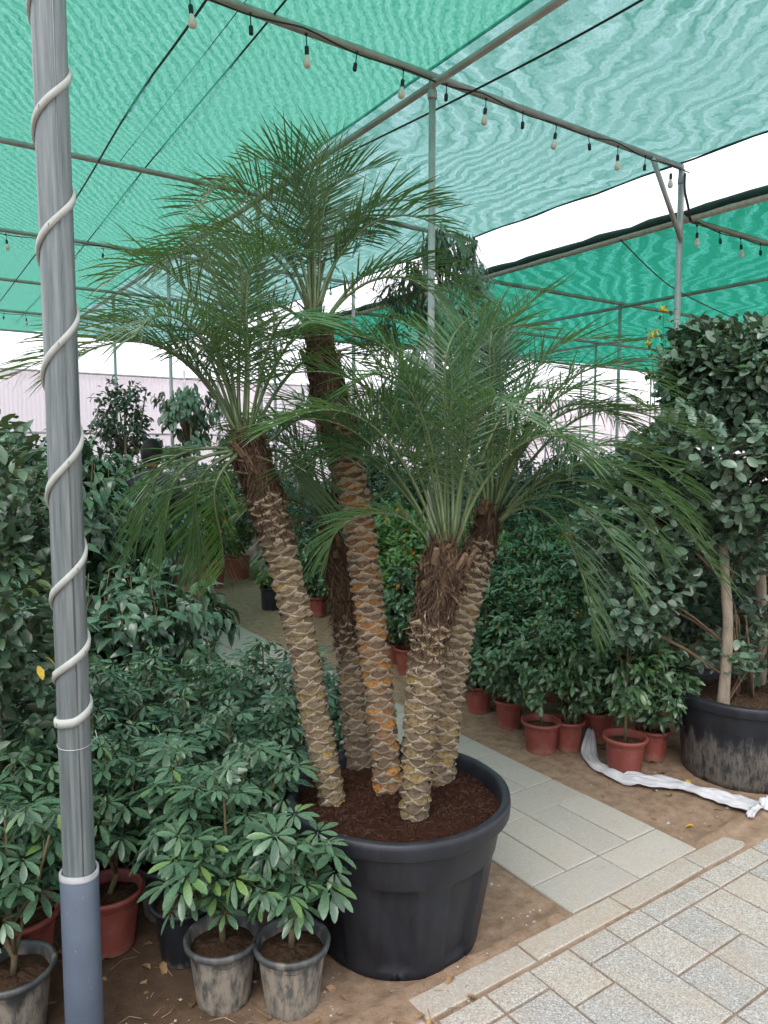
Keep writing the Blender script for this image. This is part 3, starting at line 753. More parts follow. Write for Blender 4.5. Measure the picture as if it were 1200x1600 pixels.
def palm(label, pts, scarkind, fib0, fronds, seed, nfill, fib=260, stubs=0, shreds=0, fill_el=(.2, 1.35), lenf=.72, spacing=.0335, grow=1.):
    r = np.random.default_rng(seed)
    base = Vector(pts[0][:3]); t = thing('palm_tree', label, 'palm tree', base)
    P4 = catmull(pts, 90); P = P4[:, :3] - np.array(base); rad = P4[:, 3] * .9
    P[0, 2] -= .03
    # trunk surface
    n = 26; vs = []; fs = []; S = np.concatenate([[0], np.cumsum(np.linalg.norm(np.diff(P, axis=0), axis=1))]); Ltot = S[-1]
    fr_ = []; ref = Vector(RGT)
    for i in range(len(P)):
        T = Vector(P[min(i + 1, len(P) - 1)] - P[max(i - 1, 0)]).normalized()
        A = (ref - T * ref.dot(T)).normalized(); B = T.cross(A); ref = A; fr_.append((T, A, B))
        f = S[i] / Ltot; fibz = f > fib0
        for j in range(n):
            q = 2 * math.pi * j / n
            rr = rad[i] * (1 - .5 * sstep(.94, 1., f)) * (.90 if not fibz else 1.) * (1 + (.05 if not fibz else .09) * mnoise.noise(Vector((3 * math.cos(q) + seed, 3 * math.sin(q), S[i] * (22 if not fibz else 14)))))
            vs.append(Vector(P[i]) + (A * math.cos(q) + B * math.sin(q)) * rr)
    mi = []
    for i in range(len(P) - 1):
        for j in range(n):
            fs.append((i * n + j, i * n + (j + 1) % n, (i + 1) * n + (j + 1) % n, (i + 1) * n + j))
            mi.append(1 if S[i] / Ltot > fib0 + .03 * math.sin(j * 1.9) else 0)
    fs.append(tuple((len(P) - 1) * n + j for j in range(n))); mi.append(1)
    b = MB(); b.v = [tuple(v) for v in vs]; b.f = fs; b.m = mi
    trunk = obj('trunk', b.mesh('trunk', [M_trunk, M_trunkfib]), t)
    def at(s):
        i = min(np.searchsorted(S, s), len(P) - 1); i = max(i, 1); f = (s - S[i - 1]) / max(1e-6, S[i] - S[i - 1])
        c = Vector(P[i - 1]).lerp(Vector(P[i]), f); return c, fr_[i], rad[i - 1] * (1 - f) + rad[i] * f
    # spiral of cut leaf bases
    s = .012; row = 0; per = 5
    while s < Ltot * min(1, fib0 + .03):
        c, (T, A, B), rd = at(s)
        for k in range(per):
            q = 2 * math.pi * (k + .5 * (row % 2)) / per + r.normal(0, .04) + .03 * row
            O = (A * math.cos(q) + B * math.sin(q)); X = T.cross(O)
            sc = (2 * math.pi * rd / per) / .0655 * r.uniform(.98, 1.14)
            m = Matrix((X, T, O)).transposed().to_4x4()
            m.translation = c + O * rd * .95 + T * r.normal(0, .002)
            m = m @ Matrix.Rotation(r.normal(0, .06), 4, 'Z') @ Matrix.Diagonal((sc, spacing / .0335 * r.uniform(.9, 1.12), r.uniform(.7, 1.25), 1))
            obj('leaf_scar', SC[scarkind][r.integers(0, 3)], trunk, mw=m)
        s += spacing * .82 * r.uniform(.92, 1.08); row += 1
    # fibre sheath
    b = MB()
    for i in range(fib * 2):
        s = Ltot * r.uniform(max(0, fib0 - .08), 1.); c, (T, A, B), rd = at(s); q = r.uniform(0, 6.283); O = A * math.cos(q) + B * math.sin(q); X = T.cross(O)
        L = r.uniform(.03, .10); an = r.normal(0, .5) + (math.pi if r.random() < .55 else 0); d = T * math.cos(an) + X * math.sin(an)
        p0 = c + O * rd * .98; wv = (O.cross(d)).normalized() * r.uniform(.001, .005); l1 = r.uniform(.002, .014); l2 = r.uniform(-.004, .022)
        p1 = p0 + d * L * .5 + O * l1; p2 = p0 + d * L + O * l2
        b.add([p0 - wv, p0 + wv, p1 + wv * .8, p1 - wv * .8, p2], [(0, 1, 2, 3), (3, 2, 4)])
    b.m = [int(v) for v in np.repeat(r.random(len(b.f) // 2) < .18, 2)]
    obj('trunk_fibre', b.mesh('trunk_fibre', [M_trunkfib, M_stub], False), t, kind='stuff')
    for i in range(stubs):
        s = Ltot * r.uniform(fib0 + .1, .97); c, (T, A, B), rd = at(s); q = r.uniform(0, 6.283); O = A * math.cos(q) + B * math.sin(q); X = T.cross(O)
        L = r.uniform(.03, .085); d = (T + O * r.uniform(.15, .45) + X * r.normal(0, .12)).normalized(); sb = MB(); w0 = r.uniform(.006, .0115)
        p0 = c + O * rd * .92; p1 = p0 + d * L
        vs_ = [p0 - X * w0 * 1.5, p0 + X * w0 * 1.5, p0 + X * w0 + O * .013, p0 - X * w0 + O * .013, p1 - X * w0, p1 + X * w0, p1 + X * w0 * .7 + O * .010 - T * .008, p1 - X * w0 * .7 + O * .010 - T * .008]
        sb.add(vs_, [(0, 1, 5, 4), (1, 2, 6, 5), (2, 3, 7, 6), (3, 0, 4, 7), (4, 5, 6, 7)])
        obj('leaf_stub', sb.mesh('leaf_stub', M_stub, False), trunk)
    if shreds:
        b = MB()
        for i in range(shreds):
            s = Ltot * r.uniform(.45, .85); c, (T, A, B), rd = at(s); q = r.uniform(0, 6.283); O = A * math.cos(q) + B * math.sin(q); X = T.cross(O)
            L = r.uniform(.015, .045); w0 = r.uniform(.001, .003); p0 = c + O * rd * 1.02; d = (T * r.choice([-1, -1, 1]) + X * r.normal(0, .4)).normalized()
            p1 = p0 + d * L * .5 + O * r.uniform(.004, .016); p2 = p0 + d * L + O * r.uniform(0, .012)
            b.add([p0 - X * w0, p0 + X * w0, p1 + X * w0, p1 - X * w0, p2], [(0, 1, 2, 3), (3, 2, 4)])
        b.m = [int(v) for v in np.repeat(r.random(len(b.f) // 2) < .5, 2)]
        obj('dry_shred', b.mesh('dry_shred', [M_shred, M_trunkfib], False), t, kind='stuff')
    # crown
    top = Vector(P[-1]); T = fr_[-1][0]; rt = rad[-1]
    spec = []
    for f in fronds:
        (a, fo, u), e0, td = f[0], R(f[1]), R(f[2]); spec.append(((RGT * a + FWD * fo + UP * u) * grow, e0, td, len(f) > 3))
    for i in range(nfill):
        q = i * 2.39996 + seed; e = fill_el[0] + (fill_el[1] - fill_el[0]) * (i + .5) / nfill; L = lenf * r.uniform(.85, 1.1) * (.85 if e > 1.2 else 1)
        hor = L * (math.cos(e) * .75 + .25); ver = L * (math.sin(e) * .95 - .18)
        spec.append((Vector((math.cos(q) * hor, math.sin(q) * hor, ver)), min(1.5, e + .35), .9 - e * .55, e > 1.25))
    for k, (off, e0, td, yg) in enumerate(spec):
        hd = Vector((off.x, off.y, 0)); hd = hd.normalized() if hd.length > .01 else Vector((1, 0, 0))
        P0 = top + hd * rt * (.62 if off.z < .1 else .42 if e0 < 1.3 else .25) - T * (.075 if off.z < .1 else .035 if e0 < 1.25 else .01)
        obj('frond', frond_mesh(r, P0, top + off, e0, td, yg), t)
    return t

palm('palm leaning out towards the steel pole, rooted nearest the schefflera pots',
     [(1.307, 2.239, 0.47, 0.047), (1.268, 2.283, 0.764, 0.050), (1.227, 2.333, 1.103, 0.055), (1.177, 2.384, 1.392, 0.06), (1.124, 2.434, 1.646, 0.068), (1.077, 2.472, 1.824, 0.060)], 'ol', .80,
     [((-.76, -.05, .16), 66, 30), ((-.66, .06, .30), 70, 22), ((-.56, -.16, .16), 70, 45), ((-.46, .18, .40), 70, 20), ((-.25, -.30, .26), 78, 60), ((.03, 0, .78), 86, -70, 1), ((-.30, .08, .56), 82, 30), ((-.40, -.10, .46), 78, 45), ((.18, -.10, .56), 82, 5), ((.36, .12, .30), 72, 40), ((.46, .3, .20), 64, 35),
      ((-.34, -.06, -.36), 8, 72), ((-.24, -.14, -.40), -5, 78), ((-.13, -.1, -.44), -20, 82), ((-.05, -.10, -.46), -30, 84, 1), ((.20, .12, -.24), 5, 60), ((-.12, .1, .66), 84, -20), ((.1, .2, .64), 82, -10), ((-.30, .4, .3), 66, 35), ((.28, .05, .0), 40, 60)], 11, 2, 420, 6, 0, (.55, 1.3), .62, grow=1.07)
palm('short dark fibrous palm trunk standing behind the other four in the pot',
     [(1.565, 2.461, 0.47, 0.058), (1.566, 2.521, 0.762, 0.052), (1.567, 2.581, 1.072, 0.05), (1.566, 2.639, 1.334, 0.067), (1.58, 2.681, 1.546, 0.061)], 'gr', .52,
     [((-.38, .0, .22), 60, 30), ((-.36, -.05, -.04), 28, 45), ((-.22, .1, .42), 72, 10), ((-.2, -.1, -.2), 10, 70), ((.32, .2, .36), 66, 20), ((.40, .2, .12), 45, 40)], 12, 7, 700, 4, 0, (.1, 1.25), .6)
palm('tallest palm trunk with bright orange leaf scars and the highest crown',
     [(1.523, 2.195, 0.47, 0.052), (1.519, 2.253, 0.844, 0.055), (1.509, 2.311, 1.179, 0.058), (1.5, 2.363, 1.468, 0.061), (1.478, 2.42, 1.712, 0.067), (1.454, 2.474, 1.909, 0.074), (1.439, 2.519, 2.083, 0.074), (1.43, 2.55, 2.19, 0.048), (1.425, 2.567, 2.295, 0.040)], 'or', .77,
     [((-.02, .05, .64), 88, -75), ((-.60, .0, .14), 80, 62), ((-.54, .12, .40), 74, 25), ((-.36, -.20, .36), 84, 55), ((-.24, -.1, .52), 86, 25), ((.56, .0, .26), 76, 45), ((.50, .1, .42), 72, 14), ((.52, -.12, -.06), 58, 68), ((.26, .05, .56), 84, -10), ((.10, -.2, .56), 86, 0), ((-.12, .2, .56), 86, -10),
      ((-.28, -.28, -.18), 36, 60), ((.64, .15, .06), 62, 45), ((-.52, .2, .18), 70, 45), ((.25, .35, .4), 78, 25)], 13, 1, 420, 9, 30, (.7, 1.3), .6)
palm('stout short palm trunk with cut stubs and pale shreds at the pot front',
     [(1.483, 1.977, 0.47, 0.047), (1.502, 1.978, 0.764, 0.056), (1.538, 1.972, 1.099, 0.064), (1.577, 1.953, 1.321, 0.080), (1.6, 1.934, 1.443, 0.066)], 'ol', .70,
     [((-.36, -.06, -.02), 82, 82), ((-.56, .02, .48), 72, 15), ((-.42, .1, .62), 78, 5), ((-.16, .1, .66), 85, -15), ((-.66, .05, .30), 64, 25), ((-.54, .15, .16), 62, 45), ((.10, .1, .70), 87, -25), ((.26, .0, .62), 80, 15),
      ((-.30, -.12, .44), 84, 40), ((-.52, -.2, .32), 70, 32), ((.38, -.12, .24), 74, 55), ((.16, -.25, .36), 82, 45), ((-.05, .3, .5), 82, 15), ((.42, .15, .42), 74, 30), ((-.34, .3, .42), 72, 25)], 14, 1, 620, 16, 150, (.8, 1.3), .62, grow=1.14)
palm('slender palm leaning out towards the terracotta citrus pots',
     [(1.738, 2.152, 0.47, 0.052), (1.798, 2.173, 0.788, 0.055), (1.874, 2.183, 1.107, 0.058), (1.952, 2.183, 1.33, 0.058), (2.02, 2.186, 1.518, 0.052)], 'ol', .86,
     [((.24, .08, .82), 80, -25), ((.66, .02, .42), 76, 45), ((.56, .1, .26), 74, 58), ((.82, -.10, -.26), 54, 60), ((.78, .05, .04), 58, 45), ((.60, -.1, -.16), 56, 68), ((.34, -.20, -.42), 48, 80), ((.44, -.28, -.24), 52, 74), ((-.18, .1, .82), 86, -30), ((.04, .1, .80), 87, -40), ((-.36, .05, .58), 76, 15), ((.46, -.05, .60), 76, 15), ((.80, .1, .26), 60, 28),
      ((.30, .3, .55), 76, 15), ((.10, .35, .66), 82, 0), ((.58, .3, .32), 66, 30), ((-.25, .3, .5), 74, 15), ((.22, -.34, .20), 74, 60), ((.68, -.18, -.04), 54, 52), ((.5, -.1, .38), 74, 40)], 15, 1, 160, 6, 20, (.7, 1.3), .66, grow=1.08)

# ------------------------------------------------------------------ potted plants
def small_pot(t, R_, h, rb, mat, fl=0, soil=M_soil, rimh=.022):
    n = 40
    rf = (lambda r, z, q, i: r - .0035 * sstep(-.3, .3, math.sin(q * fl)) * (1 if .02 < z < h - rimh - .006 else 0)) if fl else None
    rr = lambda z: rb + (R_ - .008 - rb) * z / h
    zf = lambda r, z, q, i: (.012 * sstep(.8, .92, math.cos(q * 4))) if z < .002 else z
    b = MB(); b.lathe([(rr(0) - .002, 0), (rr(.008), .008), (rr(.022), .022), (rr(h * .5), h * .5), (rr(h - rimh - .008), h - rimh - .008), (rr(h - rimh), h - rimh)], n, rf=rf, zf=zf)
    body = obj('pot_body', b.mesh('pot_body', mat), t)
    b = MB(); b.lathe([(R_ - .008, h - rimh - .001), (R_ + .003, h - rimh + .002), (R_ + .005, h - .006), (R_ + .001, h), (R_ - .006, h), (R_ - .011, h - .008), (R_ - .016, h - .06)], n); obj('rim', b.mesh('rim', mat), body)
    b = MB(); b.lathe([(R_ - .012, h - .042), (R_ * .6, h - .034), (R_ * .25, h - .028), (.001, h - .026)], 28, zf=lambda r, z, q, i: z + .006 * math.sin(5 * q + r * 90) * math.sin(2 * q + i)); obj('soil', b.mesh('soil', soil, False), t)
    return h - .03
# schefflera
def palmate(seed, nl=8, Lf=.095, pet=.11, droop=.35):
    r = np.random.default_rng(seed); Vs = []; Fs = []; o = 0
    for k in range(nl):
        q = 2 * math.pi * k / nl + r.normal(0, .08); L = Lf * r.uniform(.78, 1.1)
        V, F = blade(L, L * .345, 5, .12, .20, .60, .62)
        el = -droop + r.normal(0, .14); c, s_ = math.cos(q), math.sin(q)
        x = V[:, 0] + .012
        X = x * math.cos(el) - V[:, 2] * math.sin(el) ; Z = x * math.sin(el) + V[:, 2] * math.cos(el); Y = V[:, 1]
        W = np.stack([X * c - Y * s_ + pet * .8, X * s_ + Y * c, Z + pet * .5 - (X * c - Y * s_) * .22], 1)
        Vs.append(W); Fs.append(F + o); o += len(V)
    mb = MB(); mb.add(np.concatenate(Vs), np.concatenate(Fs).tolist(), 0)
    mb.tube([(0, 0, 0), (pet * .5, 0, pet * .36), (pet * .8, 0, pet * .5)], [.0022, .0018, .0016], 4, 1)
    return mb
PAL = [palmate(i, 8 + i % 2, .070 + .006 * (i % 3), .09 + .025 * (i % 3), .0 + .09 * i).mesh('leaf', [M_schef, M_greenstem]) for i in range(5)]
def schefflera(seed, potmat, H, nleaf, joined=False, R_=.118, h=.215, rb=.084, fl=0):
    r = np.random.default_rng(seed)
    t = thing('potted_schefflera', 'potted schefflera', 'potted plant')
    z0 = small_pot(t, R_, h, rb, potmat, fl)
    b = MB(); tips = []
    nb = 4 + seed % 3
    main = [(0, 0, z0 - .01), (r.normal(0, .01), r.normal(0, .01), z0 + .06), (r.normal(0, .015), r.normal(0, .015), z0 + .12)]
    b.tube(main, [.012, .010, .009], 7)
    mats_ = []
    for k in range(nb):
        q = 2 * math.pi * k / nb + r.normal(0, .3); sp = r.uniform(.05, .17) if k else .02
        top = Vector((math.cos(q) * sp, math.sin(q) * sp, H * r.uniform(.72, .98) - .1 if k else H - .1))
        s0 = Vector(main[1 + k % 2]); mid = s0.lerp(top, .5) + Vector((math.cos(q), math.sin(q), 0)) * .03
        b.tube([s0, mid, top], [.007, .0055, .0035], 6)
        m = nleaf // nb
        for j in range(m):
            f = .2 + .8 * (j + .5) / m; f = f ** .8
            p = (s0.lerp(mid, f * 2) if f < .5 else mid.lerp(top, f * 2 - 1))
            qq = j * 2.4 + k + r.normal(0, .3); tilt = .45 - 1.0 * f + r.normal(0, .18)
            sc = r.uniform(.72, 1.08) * (1 if f < .9 else .75)
            mats_.append(Matrix.Translation(p) @ Matrix.Rotation(qq, 4, 'Z') @ Matrix.Rotation(tilt, 4, 'Y') @ Matrix.Rotation(r.normal(0, .2), 4, 'X') @ Matrix.Scale(sc, 4))
    obj('stem', b.mesh('stem', M_stem), t)
    if not joined:
        for m in mats_: obj('leaf', PAL[r.integers(0, 5)], t, mw=m)
    else:
        mb = MB()
        src = [palmate(i, 7, .078, .115, .02 + .15 * i) for i in range(3)]
        for m in mats_:
            s_ = src[r.integers(0, 3)]; o = len(mb.v)
            mb.v += [tuple(m @ Vector(v)) for v in s_.v]; mb.f += [tuple(i + o for i in f) for f in s_.f]; mb.m += s_.m
        obj('foliage', mb.mesh('foliage', [M_schef, M_greenstem]), t, kind='stuff')
    return t
used = {}
SF = [schefflera(1, M_mudpot, .78, 74), schefflera(2, M_mudpot, .66, 54), schefflera(3, M_terra, .80, 70, fl=8), schefflera(4, M_darkpot, .82, 74)]
SJ = [schefflera(5, M_darkpot, .84, 60, True), schefflera(6, M_terra, .80, 60, True, fl=8), schefflera(7, M_darkpot, .88, 66, True)]
G_S = 'schefflera plants massed left of the big pot'
place(SF[0], used, (.835, 2.13, .0), .4, 1, 'schefflera in a mud-splashed grey pot with a bare stem, second from the big pot', None)
place(SF[1], used, (1.005, 1.985, .0), 2.1, 1, 'short schefflera in a muddy grey pot against the front of the big black pot', None)
place(SF[2], used, (.60, 2.60, .0), 1.2, 1, 'schefflera in a terracotta pot standing behind the steel pole', None)
place(SF[3], used, (.805, 2.40, .0), 3.0, .97, 'schefflera in a plain black pot behind the bare-stemmed muddy pot', None)
place(SF[0], used, (.26, 2.35, .0), 4.2, 1.0, 'schefflera in a muddy pot on the other side of the grey pole sleeve', None)
k = 0
near = [(1.0, 2.36), (1.08, 2.68), (.34, 2.62), (.12, 2.5), (.84, 2.68), (.42, 2.36 + .6), (1.32, 2.75)]
for (x, y) in near:
    place(SF[k % 4] if k % 4 != 1 else SF[3], used, (x + random.uniform(-.02, .02), y, 0), random.uniform(0, 6), random.uniform(.94, 1.06), 'leafy green schefflera packed among others between the pole and the big pot', G_S); k += 1
back = [(.1, 2.85), (.62, 2.9), (.15, 3.2), (.45, 3.3), (.75, 3.2), (1.05, 3.0), (1.3, 3.05), (1.58, 2.98), (1.8, 2.85), (.3, 3.6), (.62, 3.55), (.95, 3.4), (1.25, 3.4), (1.55, 3.35), (1.82, 3.2), (.8, 3.75), (1.12, 3.72), (1.45, 3.7)]
for (x, y) in back:
    place(SJ[k % 3], used, (x + random.uniform(-.04, .04), y + random.uniform(-.04, .04), 0), random.uniform(0, 6), random.uniform(.9, 1.04), 'green schefflera in the crowded rows behind the pole and the muddy pots', 'schefflera plants in the rows behind the pole'); k += 1

# leaves that would grow through the steel pole are left off
for o in [o for o in COL.objects if o.name.startswith('potted_schefflera')]:
    if (Vector((px, py, 0)) - o.location).length > .6: continue
    M0 = Matrix.LocRotScale(o.location, o.rotation_euler, o.scale)
    for ch in [c for c in o.children if c.name.startswith('leaf')]:
        q = M0 @ ch.matrix_basis @ Vector((.085, 0, .05))
        if math.hypot(q.x - px, q.y - py) < .13: bpy.data.objects.remove(ch)
# broad-leaved glossy shrubs in the middle distance
def shrub(name, cat, seed, leafm, tmpl, z0, z1, rad, n, smin, smax, stems=4, pot=None, droop=.45, up=.65, fruits=None, clumps=26, cr=.32, fill=.45, stemr=.007, stemcol=None, hb=0.):
    r = np.random.default_rng(seed); t = thing(name, name.replace('_', ' '), cat)
    zs = .0
    if pot: zs = small_pot(t, *pot)
    c = np.array([0, 0, (z0 + z1) / 2]); radii = (rad, rad, (z1 - z0) / 2)
    pos, out = crown_points(r, n, c, radii, fill, clumps, cr)
    pos[:, 2] = np.maximum(pos[:, 2], zs + .02)
    P, Rm, S_ = foliage(r, tmpl, pos, out, smin, smax, up, droop)
    V, F = scatter(tmpl, P, Rm, S_)
    obj('foliage', np_mesh('foliage', V, F, leafm), t, kind='stuff')
    b = MB()
    for k in range(stems):
        q = 6.28 * k / stems + r.normal(0, .3); s_ = rad * r.uniform(.2, .6) * (0 if stems == 1 else 1)
        hb_ = max(hb, zs)
        b.tube([(math.cos(q) * .012 * (stems > 1), math.sin(q) * .012 * (stems > 1), zs - .02), (math.cos(q) * s_ * .2, math.sin(q) * s_ * .2, hb_ + (z0 - hb_) * .8 + .03), (math.cos(q) * s_, math.sin(q) * s_, (z0 + z1) / 2), (math.cos(q) * s_ * 1.3, math.sin(q) * s_ * 1.3, z1 - .12 * (z1 - z0))], [stemr * 1.3, stemr, stemr * .7, stemr * .3], 6)
    for k in range(10):
        p = pos[r.integers(0, n)]; b.tube([(0, 0, z0 + .1 * (z1 - z0)), tuple(p * np.array([.6, .6, 1]) - np.array([0, 0, .04])), tuple(p)], [stemr * .6, stemr * .4, stemr * .2], 5)
    obj('stem', b.mesh('stem', stemcol or M_stem), t)
    if fruits:
        for (m, cnt, fr_) in fruits:
            fm = MB(); fm.lathe([(.0015, -.48), (.3, -.42), (.48, -.15), (.5, .05), (.4, .32), (.2, .45), (.04, .44), (.001, .42)], 10); me = fm.mesh('fruit', m)
            for k in range(cnt):
                i = r.integers(0, n); p = pos[i] * np.array([1.03, 1.03, 1]); p[2] -= .02
                obj('fruit', me, t, tuple(p), (r.normal(0, .3), r.normal(0, .3), 0), fr_ * r.uniform(.8, 1.15))
    return t
bl_rad = blade(.10, .052, 4, .13, .5, .36, .8)
bl_cit = blade(.058, .027, 3, .2, .35, .45, .8)
bl_fic = blade(.068, .042, 5, .14, .12, .55, .55)
bl_ofi = blade(.085, .040, 4, .18, .25, .5, .75)
bl_lan = blade(.145, .026, 3, .15, .45, .45, .8)
bl_dk = blade(.07, .034, 3, .2, .3, .45, .8)
TP = (.10, .19, .072, M_terra, 8); BP = (.12, .22, .09, M_darkpot, 0)
low = [shrub('broadleaf_shrub', 'shrub', 20 + i, M_radr, bl_rad, .42, 1.02, .29, 520, .75, 1.15, 5, BP, .5, .7, clumps=22, cr=.36) for i in range(2)]
tall = [shrub('broadleaf_shrub', 'shrub', 30 + i, M_radr, bl_rad, .35, 1.80, .42, 1500, .8, 1.2, 5, BP, .55, .7, clumps=44, cr=.26) for i in range(2)]
std = [shrub('standard_tree', 'small tree', 40 + i, M_radr, bl_rad, .78, 1.70, .46, 1000, .8, 1.2, 3, BP, .5, .7, clumps=34, cr=.28, stemr=.014, hb=.6, stemcol=M_bark) for i in range(2)]
for i, (x, y, s) in enumerate([(.3, 4.05, 1.05), (.72, 4.2, 1.0), (1.1, 4.1, .95), (1.42, 4.22, 1.0), (.5, 4.6, 1.1), (.95, 4.65, 1.1), (1.3, 4.7, 1.05)]):
    place(low[i % 2], used, (x, y, 0), i * 1.3, s, 'waist-high glossy dark green shrub in the row behind the scheffleras', 'low broad-leaved shrubs')
for i, (x, y, s) in enumerate([(.55, 5.2, 1.04), (1.0, 5.35, 1.04), (.75, 5.9, 1.1), (1.30, 5.75, 1.02), (1.15, 6.25, 1.1), (.85, 6.6, 1.1), (1.5, 6.9, 1.0), (1.1, 7.2, 1.05), (1.4, 7.8, 1.02), (1.0, 8.2, 1.05)]):
    place(tall[i % 2], used, (x, y, 0), i * 1.7, s, 'head-high glossy dark green shrub behind the steel pole', 'tall broad-leaved shrubs behind the pole')
for i, (x, y, s) in enumerate([(1.75, 6.2, .9), (2.15, 7.0, .92), (2.0, 7.6, .97), (2.6, 7.7, .88), (2.35, 8.5, .95)]):
    place(std[i % 2], used, (x, y, 0), i * 2.1, s, 'small glossy-leaved tree on bare stems by the sandy walk', 'small trees on bare stems')

# citrus bushes
cit = [shrub('citrus_bush', 'citrus plant', 50 + i, M_citrus, bl_cit, .18, .80, .27, 1500, .85, 1.25, 3, TP, .15, .55, [(M_orange, 5 + i, .034), (M_greenfruit, 10, .032)], 30, .26, .35, .006) for i in range(3)]
thin = shrub('citrus_bush', 'citrus plant', 57, M_citrus, bl_cit, .26, .82, .20, 620, .8, 1.15, 1, (.115, .19, .085, M_terra, 8), .15, .5, [(M_greenfruit, 5, .028)], 26, .26, .3, .008)
lcit = [shrub('citrus_bush', 'citrus plant', 60 + i, M_citlight, bl_cit, .25, 1.0, .27, 1000, .9, 1.3, 3, TP, .1, .5, [(M_orange, 14, .042)], 34, .28, .35, .007) for i in range(2)]
place(cit[0], used, (3.26, 3.63, 0), .3, 1.0, 'citrus bush in a terracotta pot, last of the front row beside the path', None)
place(cit[1], used, (3.23, 3.31, 0), 1.3, .96, 'citrus bush in a terracotta pot, second last of the front row beside the path', None)
place(thin, used, (3.12, 2.93, 0), 2.6, .98, 'thin citrus in a terracotta pot with soil showing, leaning on its neighbour', None)
place(cit[2], used, (3.27, 2.86, 0), 4.3, .96, 'citrus bush with an orange fruit in a fluted terracotta pot mid front row', None)
place(cit[0], used, (3.53, 2.85, 0), 5.1, 1.0, 'citrus bush in a terracotta pot touched by the tail of the white cloth', None)
place(thin, used, (3.31, 2.49, 0), .8, 1.02, 'single-stemmed citrus in a terracotta pot with the white cloth around its foot', None)
place(cit[1], used, (3.57, 2.50, 0), 2.2, .93, 'citrus with green fruit hanging over its terracotta pot beside the dusty black pot', None)
rows = []
for j in range(11):
    for i in range(9):
        x = 3.42 + .34 * i + .12 * (j % 2); y = 3.15 + .36 * j
        if i < 1 and j < 2: continue
        if x > 4.0 + .42 * j + .3: continue
        if x < 3.1 + .05 * j or x > 6.4: continue
        if y > 4.9 and x < 3.75: continue
        rows.append((x + random.uniform(-.05, .05), y + random.uniform(-.05, .05)))
for i, (x, y) in enumerate(rows):
    if y > 5.2 and i % 3 == 0:
        place(lcit[i % 2], used, (x, y, 0), i * .9, random.uniform(.85, 1.05), 'light green citrus with orange fruit standing among the rear citrus rows', 'light green citrus plants')
    else:
        place(cit[i % 3], used, (x, y, 0), i * 1.1, random.uniform(.95, 1.12) + .012 * (y - 3), ('dark green citrus bush directly behind the front row of terracotta pots' if y < 3.6 else 'dark green citrus bush in the middle of the citrus block' if y < 5 else 'dark green citrus bush in the rear of the citrus block'), 'citrus bushes packed in the block, ' + ('front' if y < 3.6 else 'middle' if y < 5 else 'rear'))
for i, (x, y, s) in enumerate([(3.45, 4.88, .9), (3.33, 5.22, .92), (3.62, 5.6, 1.1), (3.95, 5.35, 1.15), (3.75, 6.1, 1.2), (4.1, 5.8, 1.25), (4.35, 6.3, 1.3), (3.75, 5.0, 1.0), (4.3, 5.2, 1.1)]):
    place(lcit[i % 2], used, (x, y, 0), i * 1.9, s, 'light green citrus with orange fruit seen between the palm trunks', 'light green citrus between the palm trunks')
kum = shrub('kumquat_tree', 'fruit tree', 70, M_citrus, bl_cit, .55, 1.35, .42, 1300, 1., 1.5, 3, (.19, .30, .15, M_terra, 10), .15, .5, [(M_orange, 46, .045)], 40, .26, .4, .01)
for i, (x, y, s) in enumerate([(3.45, 8.95, .96), (4.0, 9.4, 1.0), (4.3, 9.0, .95), (3.05, 9.5, .98), (4.7, 9.6, 1.0)]):
    place(kum, used, (x, y, 0), i * 1.4, s, 'fruit tree dotted with orange fruit in a red pot beyond the sandy walk', 'orange-dotted fruit trees at the back')
lo2 = shrub('young_citrus', 'citrus plant', 75, M_citlight, bl_cit, .22, .62, .2, 420, .9, 1.3, 3, (.12, .24, .10, M_darkpot, 0), .1, .5, None, 24, .28, .35)
for i, (x, y, s) in enumerate([(3.52, 7.35, 1.05), (3.98, 7.3, 1.0), (4.4, 7.4, 1.0)]):
    place(lo2, used, (x, y, 0), i * 1.4, s, 'small light green citrus in a plain black pot on the sandy walk', 'small citrus in black pots')

